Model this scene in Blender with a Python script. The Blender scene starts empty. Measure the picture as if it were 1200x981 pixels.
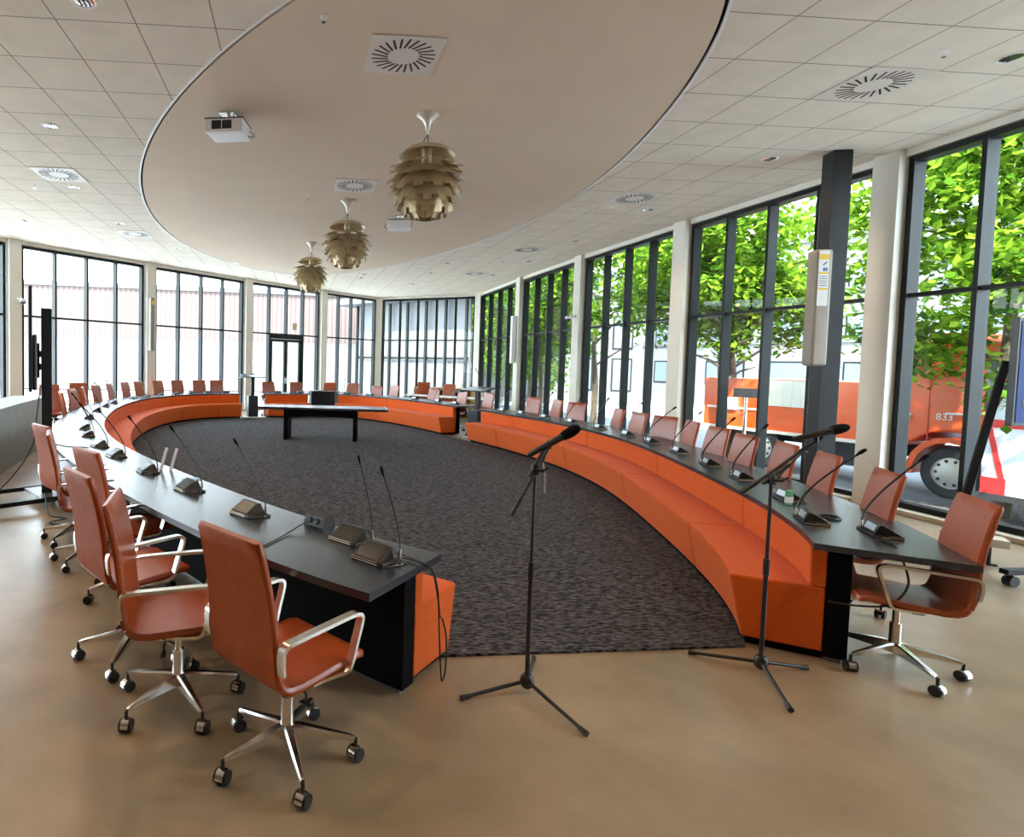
import bpy, bmesh, math, random
from math import pi, sin, cos, radians as R
from mathutils import Vector as V, Matrix as M
random.seed(7)
SC = bpy.context.scene
COL = SC.collection
K = 1.12              # size of the shell relative to a 0.6 m ceiling module
def kz(z): return 1.75+(z-1.75)*K
HC = kz(4.298)        # ceiling height
FLOOR_OUT = -0.6      # street level outside

# ------------------------------------------------------------------ materials
def mat(name, col, rough=.5, metal=0., spec=.5, noise=0, nscale=8., bump=0, bscale=200., coat=0., sheen=0., stretch=None):
    m = bpy.data.materials.new(name); m.use_nodes = True
    nt = m.node_tree; b = nt.nodes['Principled BSDF']; L = nt.links
    b.inputs['Base Color'].default_value = (*col, 1); b.inputs['Roughness'].default_value = rough
    b.inputs['Metallic'].default_value = metal; b.inputs['Specular IOR Level'].default_value = spec
    b.inputs['Coat Weight'].default_value = coat; b.inputs['Coat Roughness'].default_value = .28; b.inputs['Sheen Weight'].default_value = sheen
    tc = nt.nodes.new('ShaderNodeTexCoord'); src = tc.outputs['Object']
    if stretch:
        mp = nt.nodes.new('ShaderNodeMapping'); mp.inputs['Scale'].default_value = stretch
        L.new(src, mp.inputs['Vector']); src = mp.outputs['Vector']
    if noise:
        n = nt.nodes.new('ShaderNodeTexNoise'); n.inputs['Scale'].default_value = nscale; n.inputs['Detail'].default_value = 6
        L.new(src, n.inputs['Vector'])
        r = nt.nodes.new('ShaderNodeValToRGB')
        r.color_ramp.elements[0].position = .3; r.color_ramp.elements[1].position = .7
        r.color_ramp.elements[0].color = (*[c*(1-noise) for c in col], 1)
        r.color_ramp.elements[1].color = (*[min(1, c*(1+noise)) for c in col], 1)
        L.new(n.outputs['Fac'], r.inputs['Fac']); L.new(r.outputs['Color'], b.inputs['Base Color'])
    if bump:
        n = nt.nodes.new('ShaderNodeTexNoise'); n.inputs['Scale'].default_value = bscale; n.inputs['Detail'].default_value = 3
        L.new(src, n.inputs['Vector'])
        u = nt.nodes.new('ShaderNodeBump'); u.inputs['Strength'].default_value = bump; u.inputs['Distance'].default_value = .01
        L.new(n.outputs['Fac'], u.inputs['Height']); L.new(u.outputs['Normal'], b.inputs['Normal'])
    return m

def tile_mat():
    m = mat('ceiling_tile', (.80, .715, .60), .85, spec=.2, noise=.05, nscale=3.)
    nt = m.node_tree; L = nt.links; N = nt.nodes; b = N['Principled BSDF']
    tc = N.new('ShaderNodeTexCoord'); sep = N.new('ShaderNodeSeparateXYZ'); L.new(tc.outputs['Object'], sep.inputs[0])
    d = []
    for ax, off in (('X', -.10166), ('Y', .82830)):
        a = N.new('ShaderNodeMath'); a.operation = 'MULTIPLY_ADD'; a.inputs[1].default_value = 1/(.6*K); a.inputs[2].default_value = .5-off
        L.new(sep.outputs[ax], a.inputs[0])
        f = N.new('ShaderNodeMath'); f.operation = 'FRACT'; L.new(a.outputs[0], f.inputs[0])
        s = N.new('ShaderNodeMath'); s.operation = 'SUBTRACT'; s.inputs[1].default_value = .5; L.new(f.outputs[0], s.inputs[0])
        c = N.new('ShaderNodeMath'); c.operation = 'ABSOLUTE'; L.new(s.outputs[0], c.inputs[0]); d.append(c)
    mn = N.new('ShaderNodeMath'); mn.operation = 'MINIMUM'; L.new(d[0].outputs[0], mn.inputs[0]); L.new(d[1].outputs[0], mn.inputs[1])
    lt = N.new('ShaderNodeMath'); lt.operation = 'LESS_THAN'; lt.inputs[1].default_value = .0085; L.new(mn.outputs[0], lt.inputs[0])
    mx = N.new('ShaderNodeMix'); mx.data_type = 'RGBA'; L.new(lt.outputs[0], mx.inputs['Factor'])
    old = b.inputs['Base Color'].links[0].from_socket
    L.new(old, mx.inputs[6]); mx.inputs[7].default_value = (.30, .25, .19, 1)
    L.new(mx.outputs[2], b.inputs['Base Color'])
    return m

def glass_mat(name, tint=(.95, .98, .96)):
    m = bpy.data.materials.new(name); m.use_nodes = True; nt = m.node_tree; N = nt.nodes; L = nt.links
    N.remove(N['Principled BSDF']); out = N['Material Output']
    t = N.new('ShaderNodeBsdfTransparent'); t.inputs[0].default_value = (*tint, 1)
    g = N.new('ShaderNodeBsdfGlossy'); g.inputs['Roughness'].default_value = 0.
    f = N.new('ShaderNodeFresnel'); f.inputs[0].default_value = 1.3
    mx = N.new('ShaderNodeMixShader'); L.new(t.outputs[0], mx.inputs[1]); L.new(g.outputs[0], mx.inputs[2])
    ge = N.new('ShaderNodeNewGeometry'); om = N.new('ShaderNodeMath'); om.operation = 'SUBTRACT'; om.inputs[0].default_value = 1.; L.new(ge.outputs['Backfacing'], om.inputs[1])
    mu = N.new('ShaderNodeMath'); mu.operation = 'MULTIPLY'; L.new(f.outputs[0], mu.inputs[0]); L.new(om.outputs[0], mu.inputs[1]); L.new(mu.outputs[0], mx.inputs[0])
    L.new(mx.outputs[0], out.inputs['Surface']); return m

def leaf_mat(name, c0, c1):
    m = bpy.data.materials.new(name); m.use_nodes = True; nt = m.node_tree; N = nt.nodes; L = nt.links
    N.remove(N['Principled BSDF']); out = N['Material Output']
    ge = N.new('ShaderNodeNewGeometry'); r = N.new('ShaderNodeValToRGB')
    r.color_ramp.elements[0].color = (*c0, 1); r.color_ramp.elements[1].color = (*c1, 1)
    L.new(ge.outputs['Random Per Island'], r.inputs['Fac'])
    d = N.new('ShaderNodeBsdfDiffuse'); t = N.new('ShaderNodeBsdfTranslucent'); mx = N.new('ShaderNodeMixShader'); mx.inputs[0].default_value = .38
    L.new(r.outputs[0], d.inputs[0]); L.new(r.outputs[0], t.inputs[0]); L.new(d.outputs[0], mx.inputs[1]); L.new(t.outputs[0], mx.inputs[2])
    L.new(mx.outputs[0], out.inputs['Surface']); return m

def carpet_mat():
    m = mat('carpet_pile', (.05, .047, .05), 1., spec=.05, sheen=.03, bump=1., bscale=60., stretch=(1., 2.6, 1.))
    nt = m.node_tree; N = nt.nodes; L = nt.links; b = N['Principled BSDF']
    tc = N.new('ShaderNodeTexCoord'); mp = N.new('ShaderNodeMapping'); mp.inputs['Scale'].default_value = (1., 3.2, 1.)
    mp.inputs['Rotation'].default_value = (0, 0, .2)
    L.new(tc.outputs['Object'], mp.inputs['Vector'])
    n1 = N.new('ShaderNodeTexNoise'); n1.inputs['Scale'].default_value = 17; n1.inputs['Detail'].default_value = 8; n1.inputs['Roughness'].default_value = .75
    L.new(mp.outputs[0], n1.inputs['Vector'])
    r = N.new('ShaderNodeValToRGB'); e = r.color_ramp.elements
    e[0].position = .42; e[0].color = (.007, .0062, .0065, 1); e[1].position = .66; e[1].color = (.21, .19, .195, 1)
    L.new(n1.outputs['Fac'], r.inputs['Fac']); L.new(r.outputs[0], b.inputs['Base Color'])
    return m

def floor_mat():
    m = mat('floor_linoleum', (.40, .315, .215), .30, spec=.45)
    nt = m.node_tree; N = nt.nodes; L = nt.links; b = N['Principled BSDF']
    tc = N.new('ShaderNodeTexCoord')
    n1 = N.new('ShaderNodeTexNoise'); n1.inputs['Scale'].default_value = 1.1; n1.inputs['Detail'].default_value = 8; n1.inputs['Roughness'].default_value = .6
    L.new(tc.outputs['Object'], n1.inputs['Vector'])
    r = N.new('ShaderNodeValToRGB'); e = r.color_ramp.elements
    e[0].position = .25; e[0].color = (.225, .152, .088, 1); e[1].position = .75; e[1].color = (.43, .32, .205, 1)
    L.new(n1.outputs['Fac'], r.inputs['Fac']); L.new(r.outputs[0], b.inputs['Base Color'])
    n2 = N.new('ShaderNodeTexNoise'); n2.inputs['Scale'].default_value = 2.5; n2.inputs['Detail'].default_value = 5
    L.new(tc.outputs['Object'], n2.inputs['Vector'])
    mr = N.new('ShaderNodeMapRange'); mr.inputs[3].default_value = .27; mr.inputs[4].default_value = .33
    L.new(n2.outputs['Fac'], mr.inputs[0]); L.new(mr.outputs[0], b.inputs['Roughness'])
    return m

def slat_mat(name, ca, cb, sx):
    m = mat(name, ca, .7); nt = m.node_tree; N = nt.nodes; L = nt.links; b = N['Principled BSDF']
    tc = N.new('ShaderNodeTexCoord'); w = N.new('ShaderNodeTexWave'); w.inputs['Scale'].default_value = sx; w.bands_direction = 'X'
    L.new(tc.outputs['Object'], w.inputs['Vector']); r = N.new('ShaderNodeValToRGB')
    r.color_ramp.elements[0].color = (*ca, 1); r.color_ramp.elements[1].color = (*cb, 1)
    L.new(w.outputs['Fac'], r.inputs['Fac']); L.new(r.outputs[0], b.inputs['Base Color']); return m

X = {}
X['leather'] = mat('orange_leather', (.38, .068, .013), .36, spec=.7, noise=.10, nscale=14, bump=.10, bscale=320, coat=.28)
X['fabric'] = mat('orange_bench_fabric', (.72, .115, .011), .85, spec=.2, noise=.08, nscale=60, bump=.35, bscale=420, sheen=.1)
X['desktop'] = mat('desk_top_laminate', (.015, .024, .040), .27, spec=1.0, noise=.25, nscale=3, bump=.04, bscale=500)
X['desk'] = mat('desk_black_panel', (.005, .0045, .0045), .7, spec=.06, noise=.3, nscale=30)
X['plinth'] = mat('plinth_metal', (.30, .30, .30), .4, metal=.8)
X['floor'] = floor_mat()
X['carpet'] = carpet_mat()
X['white'] = mat('cream_paint', (.78, .745, .655), .6, spec=.3, noise=.03, nscale=2)
X['woodwall'] = mat('unseen_wall_wood', (.34, .235, .145), .5, noise=.12, nscale=5, stretch=(6, 6, 1))  # brown for the unseen walls, chosen to cut fill and warm the bounce
X['frame'] = mat('window_frame_steel', (.007, .010, .010), .45, spec=.22, noise=.15, nscale=6)
X['glass'] = glass_mat('window_glass')
X['tile'] = tile_mat()
X['disc'] = mat('plaster_panel', (.74, .60, .46), .8, spec=.2, noise=.02, nscale=1.5)
X['trimw'] = mat('white_trim', (.85, .84, .82), .35)
X['black'] = mat('gap_shade_black', (.006, .006, .006), .8, spec=.1)
X['alu'] = mat('brushed_aluminium', (.80, .76, .70), .24, metal=1., noise=.05, nscale=20)
X['chrome'] = mat('polished_chrome', (.82, .80, .77), .09, metal=1.)
X['rubber'] = mat('black_plastic', (.014, .014, .015), .45, noise=.2, nscale=40)
X['mic'] = mat('black_microphone_metal', (.012, .012, .015), .34, spec=.6, bump=.05)
X['foam'] = mat('microphone_foam', (.008, .008, .009), .95, spec=.1, bump=.5, bscale=500)
X['unit'] = mat('unit_housing', (.022, .019, .017), .4, spec=.4, noise=.1)
X['rimgold'] = mat('unit_rim', (.46, .38, .28), .32, metal=.9)
X['leatherback'] = mat('orange_leather_outer', (.40, .068, .005), .55, spec=.3, noise=.12, nscale=14, bump=.2, bscale=260)
X['screen'] = mat('unit_screen', (.012, .011, .011), .25, spec=.4)
X['unitback'] = mat('unit_back_panel', (.42, .46, .52), .3, metal=.5)
X['brass'] = mat('lamp_leaf_brass', (.52, .40, .225), .36, metal=.4, noise=.1, nscale=10)
X['lampw'] = mat('lamp_canopy', (.72, .66, .58), .3, metal=.3)
X['grille'] = mat('vent_plate', (.74, .68, .60), .45)
X['slot'] = mat('vent_slot', (.010, .010, .010), .7)
X['steel'] = mat('painted_dark_steel', (.013, .014, .017), .42, spec=.35, noise=.1)
X['stand'] = mat('stand_steel', (.010, .013, .020), .4, spec=.4)
X['greyp'] = mat('grey_counter', (.33, .36, .36), .45, noise=.08, nscale=4)
X['wood'] = mat('light_wood', (.62, .42, .17), .5, noise=.15, nscale=8, stretch=(1, 8, 1))
X['sillm'] = mat('sill_board', (.62, .52, .38), .5, noise=.05)
X['speaker'] = mat('speaker_shell', (.30, .26, .21), .5, noise=.05)
X['paper'] = mat('paper_sheet', (.72, .72, .70), .7)
X['yellow'] = mat('yellow_print', (.80, .50, .03), .6)
X['pblue'] = mat('blue_print', (.10, .18, .42), .6)
X['truck'] = mat('truck_orange_red', (.80, .10, .012), .35, spec=.5, coat=.3)
X['truckd'] = mat('truck_dark_parts', (.03, .03, .035), .6)
X['truckw'] = mat('truck_cream', (.80, .72, .60), .4)
X['rim'] = mat('wheel_rim', (.60, .58, .54), .4, metal=.5)
X['carglass'] = mat('vehicle_glass', (.05, .06, .07), .08, spec=.7)
X['van'] = mat('van_white', (.72, .76, .85), .3)
X['vanred'] = mat('van_red', (.60, .03, .03), .3)
X['asphalt'] = mat('asphalt', (.09, .095, .10), .75, noise=.2, nscale=.7)
X['paving'] = mat('pale_paving', (.60, .60, .59), .8, noise=.12, nscale=.8)
X['facade'] = slat_mat('facade_slats', (.085, .053, .048), (.135, .098, .092), .9)
X['facadeg'] = mat('facade_grey', (.11, .115, .12), .7, noise=.05)
X['facadew'] = mat('facade_white', (.15, .152, .155), .7, noise=.05)
X['facadeb'] = mat('facade_beige', (.30, .225, .175), .7, noise=.06)
X['winblue'] = mat('house_window', (.12, .16, .20), .15)
X['bark'] = mat('tree_bark', (.10, .08, .055), .9, noise=.3, nscale=6, bump=.5, bscale=12)
X['leafA'] = leaf_mat('leaf_green', (.035, .115, .010), (.27, .42, .03))
X['leafB'] = leaf_mat('leaf_deep_green', (.025, .09, .012), (.18, .33, .03))
X['tvback'] = mat('tv_shell', (.015, .016, .018), .35)
X['tvface'] = mat('tv_glass', (.02, .022, .024), .06, spec=.7)
X['blueimg'] = mat('screen_blue', (.003, .05, .27), .4, spec=.2)
X['green'] = mat('green_carton', (.10, .42, .16), .3)
X['tube'] = mat('white_tube', (.80, .82, .86), .2)
X['bluecard'] = mat('blue_card', (.16, .38, .62), .4)
X['cable'] = mat('black_cable', (.010, .010, .011), .5)
X['ledred'] = mat('tie_grey', (.45, .44, .42), .6)

# ------------------------------------------------------------------ mesh builder
class MB:
    def __init__(s): s.bm = bmesh.new(); s.mi = 0; s.bev = False
    def face(s, vs):
        try: f = s.bm.faces.new(vs); f.material_index = s.mi; return f
        except ValueError: return None
    def box(s, c, size, rot=None, bevel=0, seg=2, taper=None):
        x, y, z = [d/2 for d in size]; c = V(c); vs = []
        for i, (a, b, d) in enumerate([(-1,-1,-1),(1,-1,-1),(1,1,-1),(-1,1,-1),(-1,-1,1),(1,-1,1),(1,1,1),(-1,1,1)]):
            k = taper if (taper and d > 0) else (1, 1)
            p = V((a*x*k[0], b*y*k[1], d*z))
            if rot is not None: p = rot @ p
            vs.append(s.bm.verts.new(p+c))
        fs = [s.face([vs[i] for i in q]) for q in [(0,3,2,1),(4,5,6,7),(0,1,5,4),(1,2,6,5),(2,3,7,6),(3,0,4,7)]]
        if bevel:
            s.bev = True
            es = list({e for f in fs for e in f.edges})
            r = bmesh.ops.bevel(s.bm, geom=es, offset=bevel, segments=seg, profile=.5, affect='EDGES')
            for f in r['faces']: f.material_index = s.mi
        return s
    def ring(s, c, ax, r, n, ph=0):
        ax = V(ax).normalized(); u = ax.orthogonal().normalized() if abs(ax.z) < .99 else V((1,0,0)); u = (u-ax*u.dot(ax)).normalized(); w = ax.cross(u)
        return [s.bm.verts.new(V(c)+u*(r*cos(2*pi*i/n+ph))+w*(r*sin(2*pi*i/n+ph))) for i in range(n)]
    def bridge(s, a, b):
        n = len(a)
        for i in range(n): s.face([a[i], a[(i+1)%n], b[(i+1)%n], b[i]])
    def cyl(s, p0, p1, r0, r1=None, n=12, cap=True):
        r1 = r0 if r1 is None else r1; ax = V(p1)-V(p0)
        a = s.ring(p0, ax, r0, n); b = s.ring(p1, ax, r1, n); s.bridge(a, b)
        if cap: s.face(a[::-1]); s.face(b)
        return s
    def tube(s, pts, r, n=8, cap=True):
        pts = [V(p) for p in pts]; rr = r if isinstance(r, (list, tuple)) else [r]*len(pts)
        t = (pts[1]-pts[0]).normalized(); u = t.orthogonal().normalized(); prev = None; first = None
        for i, p in enumerate(pts):
            t2 = (pts[min(i+1, len(pts)-1)]-pts[max(i-1, 0)])
            t2 = t2.normalized() if t2.length > 1e-9 else t
            u = (u-t2*u.dot(t2)).normalized(); w = t2.cross(u); t = t2
            ring = [s.bm.verts.new(p+u*(rr[i]*cos(2*pi*k/n))+w*(rr[i]*sin(2*pi*k/n))) for k in range(n)]
            if prev: s.bridge(prev, ring)
            else: first = ring
            prev = ring
        if cap: s.face(first[::-1]); s.face(prev)
        return s
    def band(s, pts, w, th, side):      # flat band swept along pts, width along 'side'
        pts = [V(p) for p in pts]; prev = None; first = None; sd = V(side).normalized()
        for i, p in enumerate(pts):
            t = (pts[min(i+1, len(pts)-1)]-pts[max(i-1, 0)]).normalized(); nn = t.cross(sd).normalized()
            ring = [s.bm.verts.new(p+sd*(a*w/2)+nn*(b*th/2)) for a, b in ((-1,-1),(1,-1),(1,1),(-1,1))]
            if prev: s.bridge(prev, ring)
            else: first = ring
            prev = ring
        s.face(first[::-1]); s.face(prev); return s
    def lathe(s, prof, c=(0,0,0), n=24, ax='Z'):
        prev = None; c = V(c)
        for r, z in prof:
            if ax == 'Z': ring = [s.bm.verts.new(c+V((r*cos(2*pi*i/n), r*sin(2*pi*i/n), z))) for i in range(n)]
            elif ax == 'X': ring = [s.bm.verts.new(c+V((z, r*cos(2*pi*i/n), r*sin(2*pi*i/n)))) for i in range(n)]
            else: ring = [s.bm.verts.new(c+V((r*sin(2*pi*i/n), z, r*cos(2*pi*i/n)))) for i in range(n)]
            if prev: s.bridge(prev, ring)
            prev = ring
        return s
    def prism(s, poly, z0, z1):
        a = [s.bm.verts.new((x, y, z0)) for x, y in poly]; b = [s.bm.verts.new((x, y, z1)) for x, y in poly]
        s.bridge(a, b); s.face(a[::-1]); s.face(b); return s
    def build(s, name, m, parent=None, smooth=True, ang=35, recalc=True):
        if recalc: bmesh.ops.recalc_face_normals(s.bm, faces=s.bm.faces)
        me = bpy.data.meshes.new(name); s.bm.to_mesh(me); s.bm.free()
        for k in (m if isinstance(m, (list, tuple)) else [m]): me.materials.append(k)
        if smooth:
            me.shade_smooth(); me.set_sharp_from_angle(angle=R(ang))
        o = bpy.data.objects.new(name, me); COL.objects.link(o)
        if smooth and s.bev:
            wnm = o.modifiers.new('weighted', 'WEIGHTED_NORMAL'); wnm.keep_sharp = True
        if parent: o.parent = parent
        return o

def tag(o, label=None, cat=None, group=None, kind=None):
    if label: o['label'] = label
    if cat: o['category'] = cat
    if group: o['group'] = group
    if kind: o['kind'] = kind
    return o
def empty(name, loc=(0,0,0), rz=0., label=None, cat=None, group=None, kind=None):
    o = bpy.data.objects.new(name, None); COL.objects.link(o); o.location = loc; o.rotation_euler = (0, 0, rz)
    o.empty_display_size = .1
    return tag(o, label, cat, group, kind)
def copy_tree(o, parent=None):
    c = o.copy(); COL.objects.link(c)
    if parent: c.parent = parent
    for ch in o.children: copy_tree(ch, c)
    return c
def smooth_path(pts, n=6):
    P = [V(p) for p in pts]; out = []
    for i in range(len(P)-1):
        a, b, c, d = P[max(i-1, 0)], P[i], P[i+1], P[min(i+2, len(P)-1)]
        for k in range(n):
            t = k/n
            out.append(.5*((2*b)+(c-a)*t+(2*a-5*b+4*c-d)*t*t+(3*b-a-3*c+d)*t**3))
    out.append(P[-1]); return out
def text_mesh(name, body, size, m, parent, loc, rot, ext=.004):
    cu = bpy.data.curves.new(name, 'FONT'); cu.body = body; cu.size = size; cu.extrude = ext; cu.align_x = 'CENTER'
    o = bpy.data.objects.new(name, cu); COL.objects.link(o)
    bpy.context.view_layer.update()
    me = bpy.data.meshes.new_from_object(o.evaluated_get(bpy.context.evaluated_depsgraph_get()))
    bpy.data.objects.remove(o); bpy.data.curves.remove(cu)
    me.name = name; me.materials.clear(); me.materials.append(m)
    q = bpy.data.objects.new(name, me); COL.objects.link(q); q.parent = parent; q.location = loc; q.rotation_euler = rot
    return q
ORD = ['first','second','third','fourth','fifth','sixth','seventh','eighth','ninth','tenth','eleventh','twelfth','thirteenth','fourteenth','fifteenth','sixteenth','seventeenth','eighteenth','nineteenth','twentieth']

# ------------------------------------------------------------------ oval plan curves
NP = 1440
def oval(C, co):
    cx, cy, a, b, t = C; P = []
    for i in range(NP):
        T = 2*pi*i/(NP-1); rho = 1
        for k in range(1, 6): rho += co[2*k-2]*cos(k*T)+co[2*k-1]*sin(k*T)
        x, y = b*rho*cos(T), a*rho*sin(T)
        P.append(V((cx+x*cos(t)-y*sin(t), cy+x*sin(t)+y*cos(t))))
    return P
RING = oval((.67, 11., 8., 4.1, .165), [.0063, .0246, -.0197, -.0127, -.0061, .0553, -.0063, -.0149, .0077, -.0271])
CEIL = oval((.75, 10.25, 7., 3.2, .16), [.0076, -.0005, .0021, .0201, -.0120, .0107, .0157, -.0080, .0045, -.0042])
CEIL = [p*K for p in CEIL]
def nrm(P, i):
    d = P[(i+4) % (NP-1)]-P[(i-4) % (NP-1)]; return V((d.y, -d.x)).normalized()
def rp(i, o=0., P=RING):
    f = i % (NP-1); j = int(f); f -= j; k = (j+1) % (NP-1)
    return (P[j]+nrm(P, j)*o)*(1-f)+(P[k]+nrm(P, k)*o)*f
def near(x, y):
    q = V((x, y)); return min(range(NP-1), key=lambda i: (RING[i]-q).length)
def heading_in(i):                     # heading angle facing the ring's centre
    n = -nrm(RING, i % (NP-1)); return math.atan2(n.y, n.x)
def sweep(mb, prof, i0, i1, step=6, P=RING):
    ns = max(1, round((i1-i0)/step)); idx = [i0+(i1-i0)*k/ns for k in range(ns+1)]
    prev = None; first = None
    for i in idx:
        ring = []
        for o, z in prof:
            q = rp(i, o, P); ring.append(mb.bm.verts.new((q.x, q.y, z)))
        if prev: mb.bridge(prev, ring)
        else: first = ring
        prev = ring
    mb.face(first[::-1]); mb.face(prev); return mb
def rnd_prof(pts, r, n=3):             # round the corners of a closed (o,z) profile
    out = []; k = len(pts)
    for i in range(k):
        p = V(pts[i]); a = V(pts[i-1]); b = V(pts[(i+1) % k])
        rr = r if not isinstance(r, (list, tuple)) else r[i]
        if rr <= 0: out.append(tuple(p)); continue
        u = p+(a-p).normalized()*rr; w = p+(b-p).normalized()*rr
        for j in range(n+1):
            t = j/n; out.append(tuple((1-t)**2*u+2*t*(1-t)*p+t*t*w))
    return out

# ------------------------------------------------------------------ camera
cam = bpy.data.cameras.new('camera'); co = bpy.data.objects.new('camera', cam); COL.objects.link(co)
cam.sensor_fit = 'HORIZONTAL'; cam.sensor_width = 36; cam.lens = 687.87/1200*36
cam.shift_x = (600-392.81)/1200; cam.shift_y = -(490.5-458.06)/1200; cam.clip_start = .05; cam.clip_end = 500
r_ = V((0.9975401819, -0.0668222856, 0.0211746919)); u_ = V((-0.0178963313, 0.0492837955, 0.9986244684)); f_ = V((0.0677739386, 0.9965469832, -0.0479666926))
co.matrix_world = M(((r_.x, u_.x, -f_.x, 0), (r_.y, u_.y, -f_.y, 0), (r_.z, u_.z, -f_.z, 1.75), (0, 0, 0, 1)))
SC.camera = co

# ------------------------------------------------------------------ room shell
RW = [(7.05, -3.), (7.04, .1), (6.97, 3.25), (6.90, 6.48), (6.66, 9.80), (6.49, 13.1), (6.43, 16.55), (6.50, 20.05)]
BK = [(6.50, 20.75), (3.17, 22.75)]
LW = [(3.17, 22.75), (.90, 20.86), (-1.55, 18.60), (-3.94, 16.06), (-6.26, 13.50), (-8.30, 10.75), (-9.80, 7.65), (-10.6, 4.3), (-10.8, .8), (-10.8, -3.)]
RW[-1] = (6.50, 20.60)
RW = [(x*K, y*K) for x, y in RW]; LW = [(x*K, y*K) for x, y in LW]
poly = RW+LW
CEN = V((.7, 10.))
def outw(p, d): q = V(p); n = (q-CEN).normalized(); return q+n*d
mb = MB(); mb.prism([tuple(outw(p, .35)) for p in poly], -.12, 0.)
fl = tag(mb.build('floor', X['floor'], smooth=False), kind='structure')

def flat_with_hole(name, outer, hole, z, m, up):
    bm = bmesh.new(); es = []
    for loop in (outer, hole):
        vs = [bm.verts.new((p[0], p[1], z)) for p in loop]
        es += [bm.edges.new((vs[i], vs[(i+1) % len(vs)])) for i in range(len(vs))]
    bmesh.ops.triangle_fill(bm, use_beauty=True, use_dissolve=False, edges=es)
    b = MB(); b.bm.free(); b.bm = bm
    return b.build(name, m, smooth=False, recalc=False)
hole = [tuple(CEIL[i]+nrm(CEIL, i)*.03) for i in range(0, NP-1, 6)]
ce = tag(flat_with_hole('ceiling', [tuple(outw(p, .3)) for p in poly], hole, HC, X['tile'], False), kind='structure')
mb = MB(); sweep_idx = list(range(0, NP-1, 6))
def loopz(mbx, o, z): return [mbx.bm.verts.new((*(CEIL[i]+nrm(CEIL, i)*o), z)) for i in sweep_idx]
a = loopz(mb, .032, HC-.006); b = loopz(mb, .008, HC-.006); c = loopz(mb, .008, HC+.03); d = loopz(mb, .032, HC+.03)
mb.bridge(a, b); mb.bridge(b, c); mb.bridge(c, d); mb.bridge(d, a)
tag(mb.build('edge_trim', X['trimw'], ce), kind='structure')
mb = MB(); a = loopz(mb, -.022, HC-.002); mb.face(a); b = loopz(mb, -.022, HC+.02); mb.bridge(a, b)
tag(mb.build('oval_panel', X['disc'], ce, smooth=False), kind='structure')
mb = MB(); a = loopz(mb, .06, HC+.032); mb.face(a)
tag(mb.build('gap_shade_sheet', X['black'], ce, smooth=False), kind='structure')  # black sheet behind the gap, its shade put into the colour
mb = MB(); mb.prism([tuple(outw(p, .9)) for p in poly], HC+.05, HC+.45)
tag(mb.build('roof', X['facadeg'], ce, smooth=False), kind='structure')

def seg_frame(p, q):
    p = V(p); q = V(q); d = (q-p); L = d.length; d.normalize(); n = V((d.y, -d.x))
    if n.dot((p+q)/2-CEN) < 0: n = -n
    return p, d, n, L
def wall_header(name, pts, cols=True):
    mb = MB()
    for p, q in zip(pts[:-1], pts[1:]):
        p, d, n, L = seg_frame(p, q); rot = M((( d.x, n.x, 0), (d.y, n.y, 0), (0, 0, 1)))
        m = p+d*L/2
        mb.box((*(m+n*.08), HC-.045), (L, .26, .09), rot)
        mb.box((*(m+n*.14), .028), (L, .14, .05), rot)
    return tag(mb.build(name, X['white'], smooth=False), kind='structure')
wall_header('wall_right', RW); wall_header('wall_left', LW); wall_header('wall_back', [RW[-1], LW[0]])
mb = MB(); mb.box((-2.1, -3.42, HC/2), (20.4, .12, HC))
tag(mb.build('wall_rear', X['woodwall'], smooth=False), kind='structure')

tn = [0]
def column(p, prev, nxt, w=.30, d=.29):
    a = (V(nxt)-V(prev)).normalized(); n = V((a.y, -a.x))
    if n.dot(V(p)-CEN) < 0: n = -n
    tn[0] += 1
    mb = MB(); mb.box((0, 0, HC/2), (w, d, HC-.002), bevel=.006)
    o = tag(mb.build(f'trim_{tn[0]}', X['white']), kind='structure'); o.location = (*V(p), 0)
    o.rotation_euler.z = math.atan2(a.y, a.x); return o
full = RW+LW
for i in range(1, len(full)-1):
    if full[i-1] == full[i]: continue
    column(full[i], full[i-1], full[i+1], w=.335 if i < 7 else .30)

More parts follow.
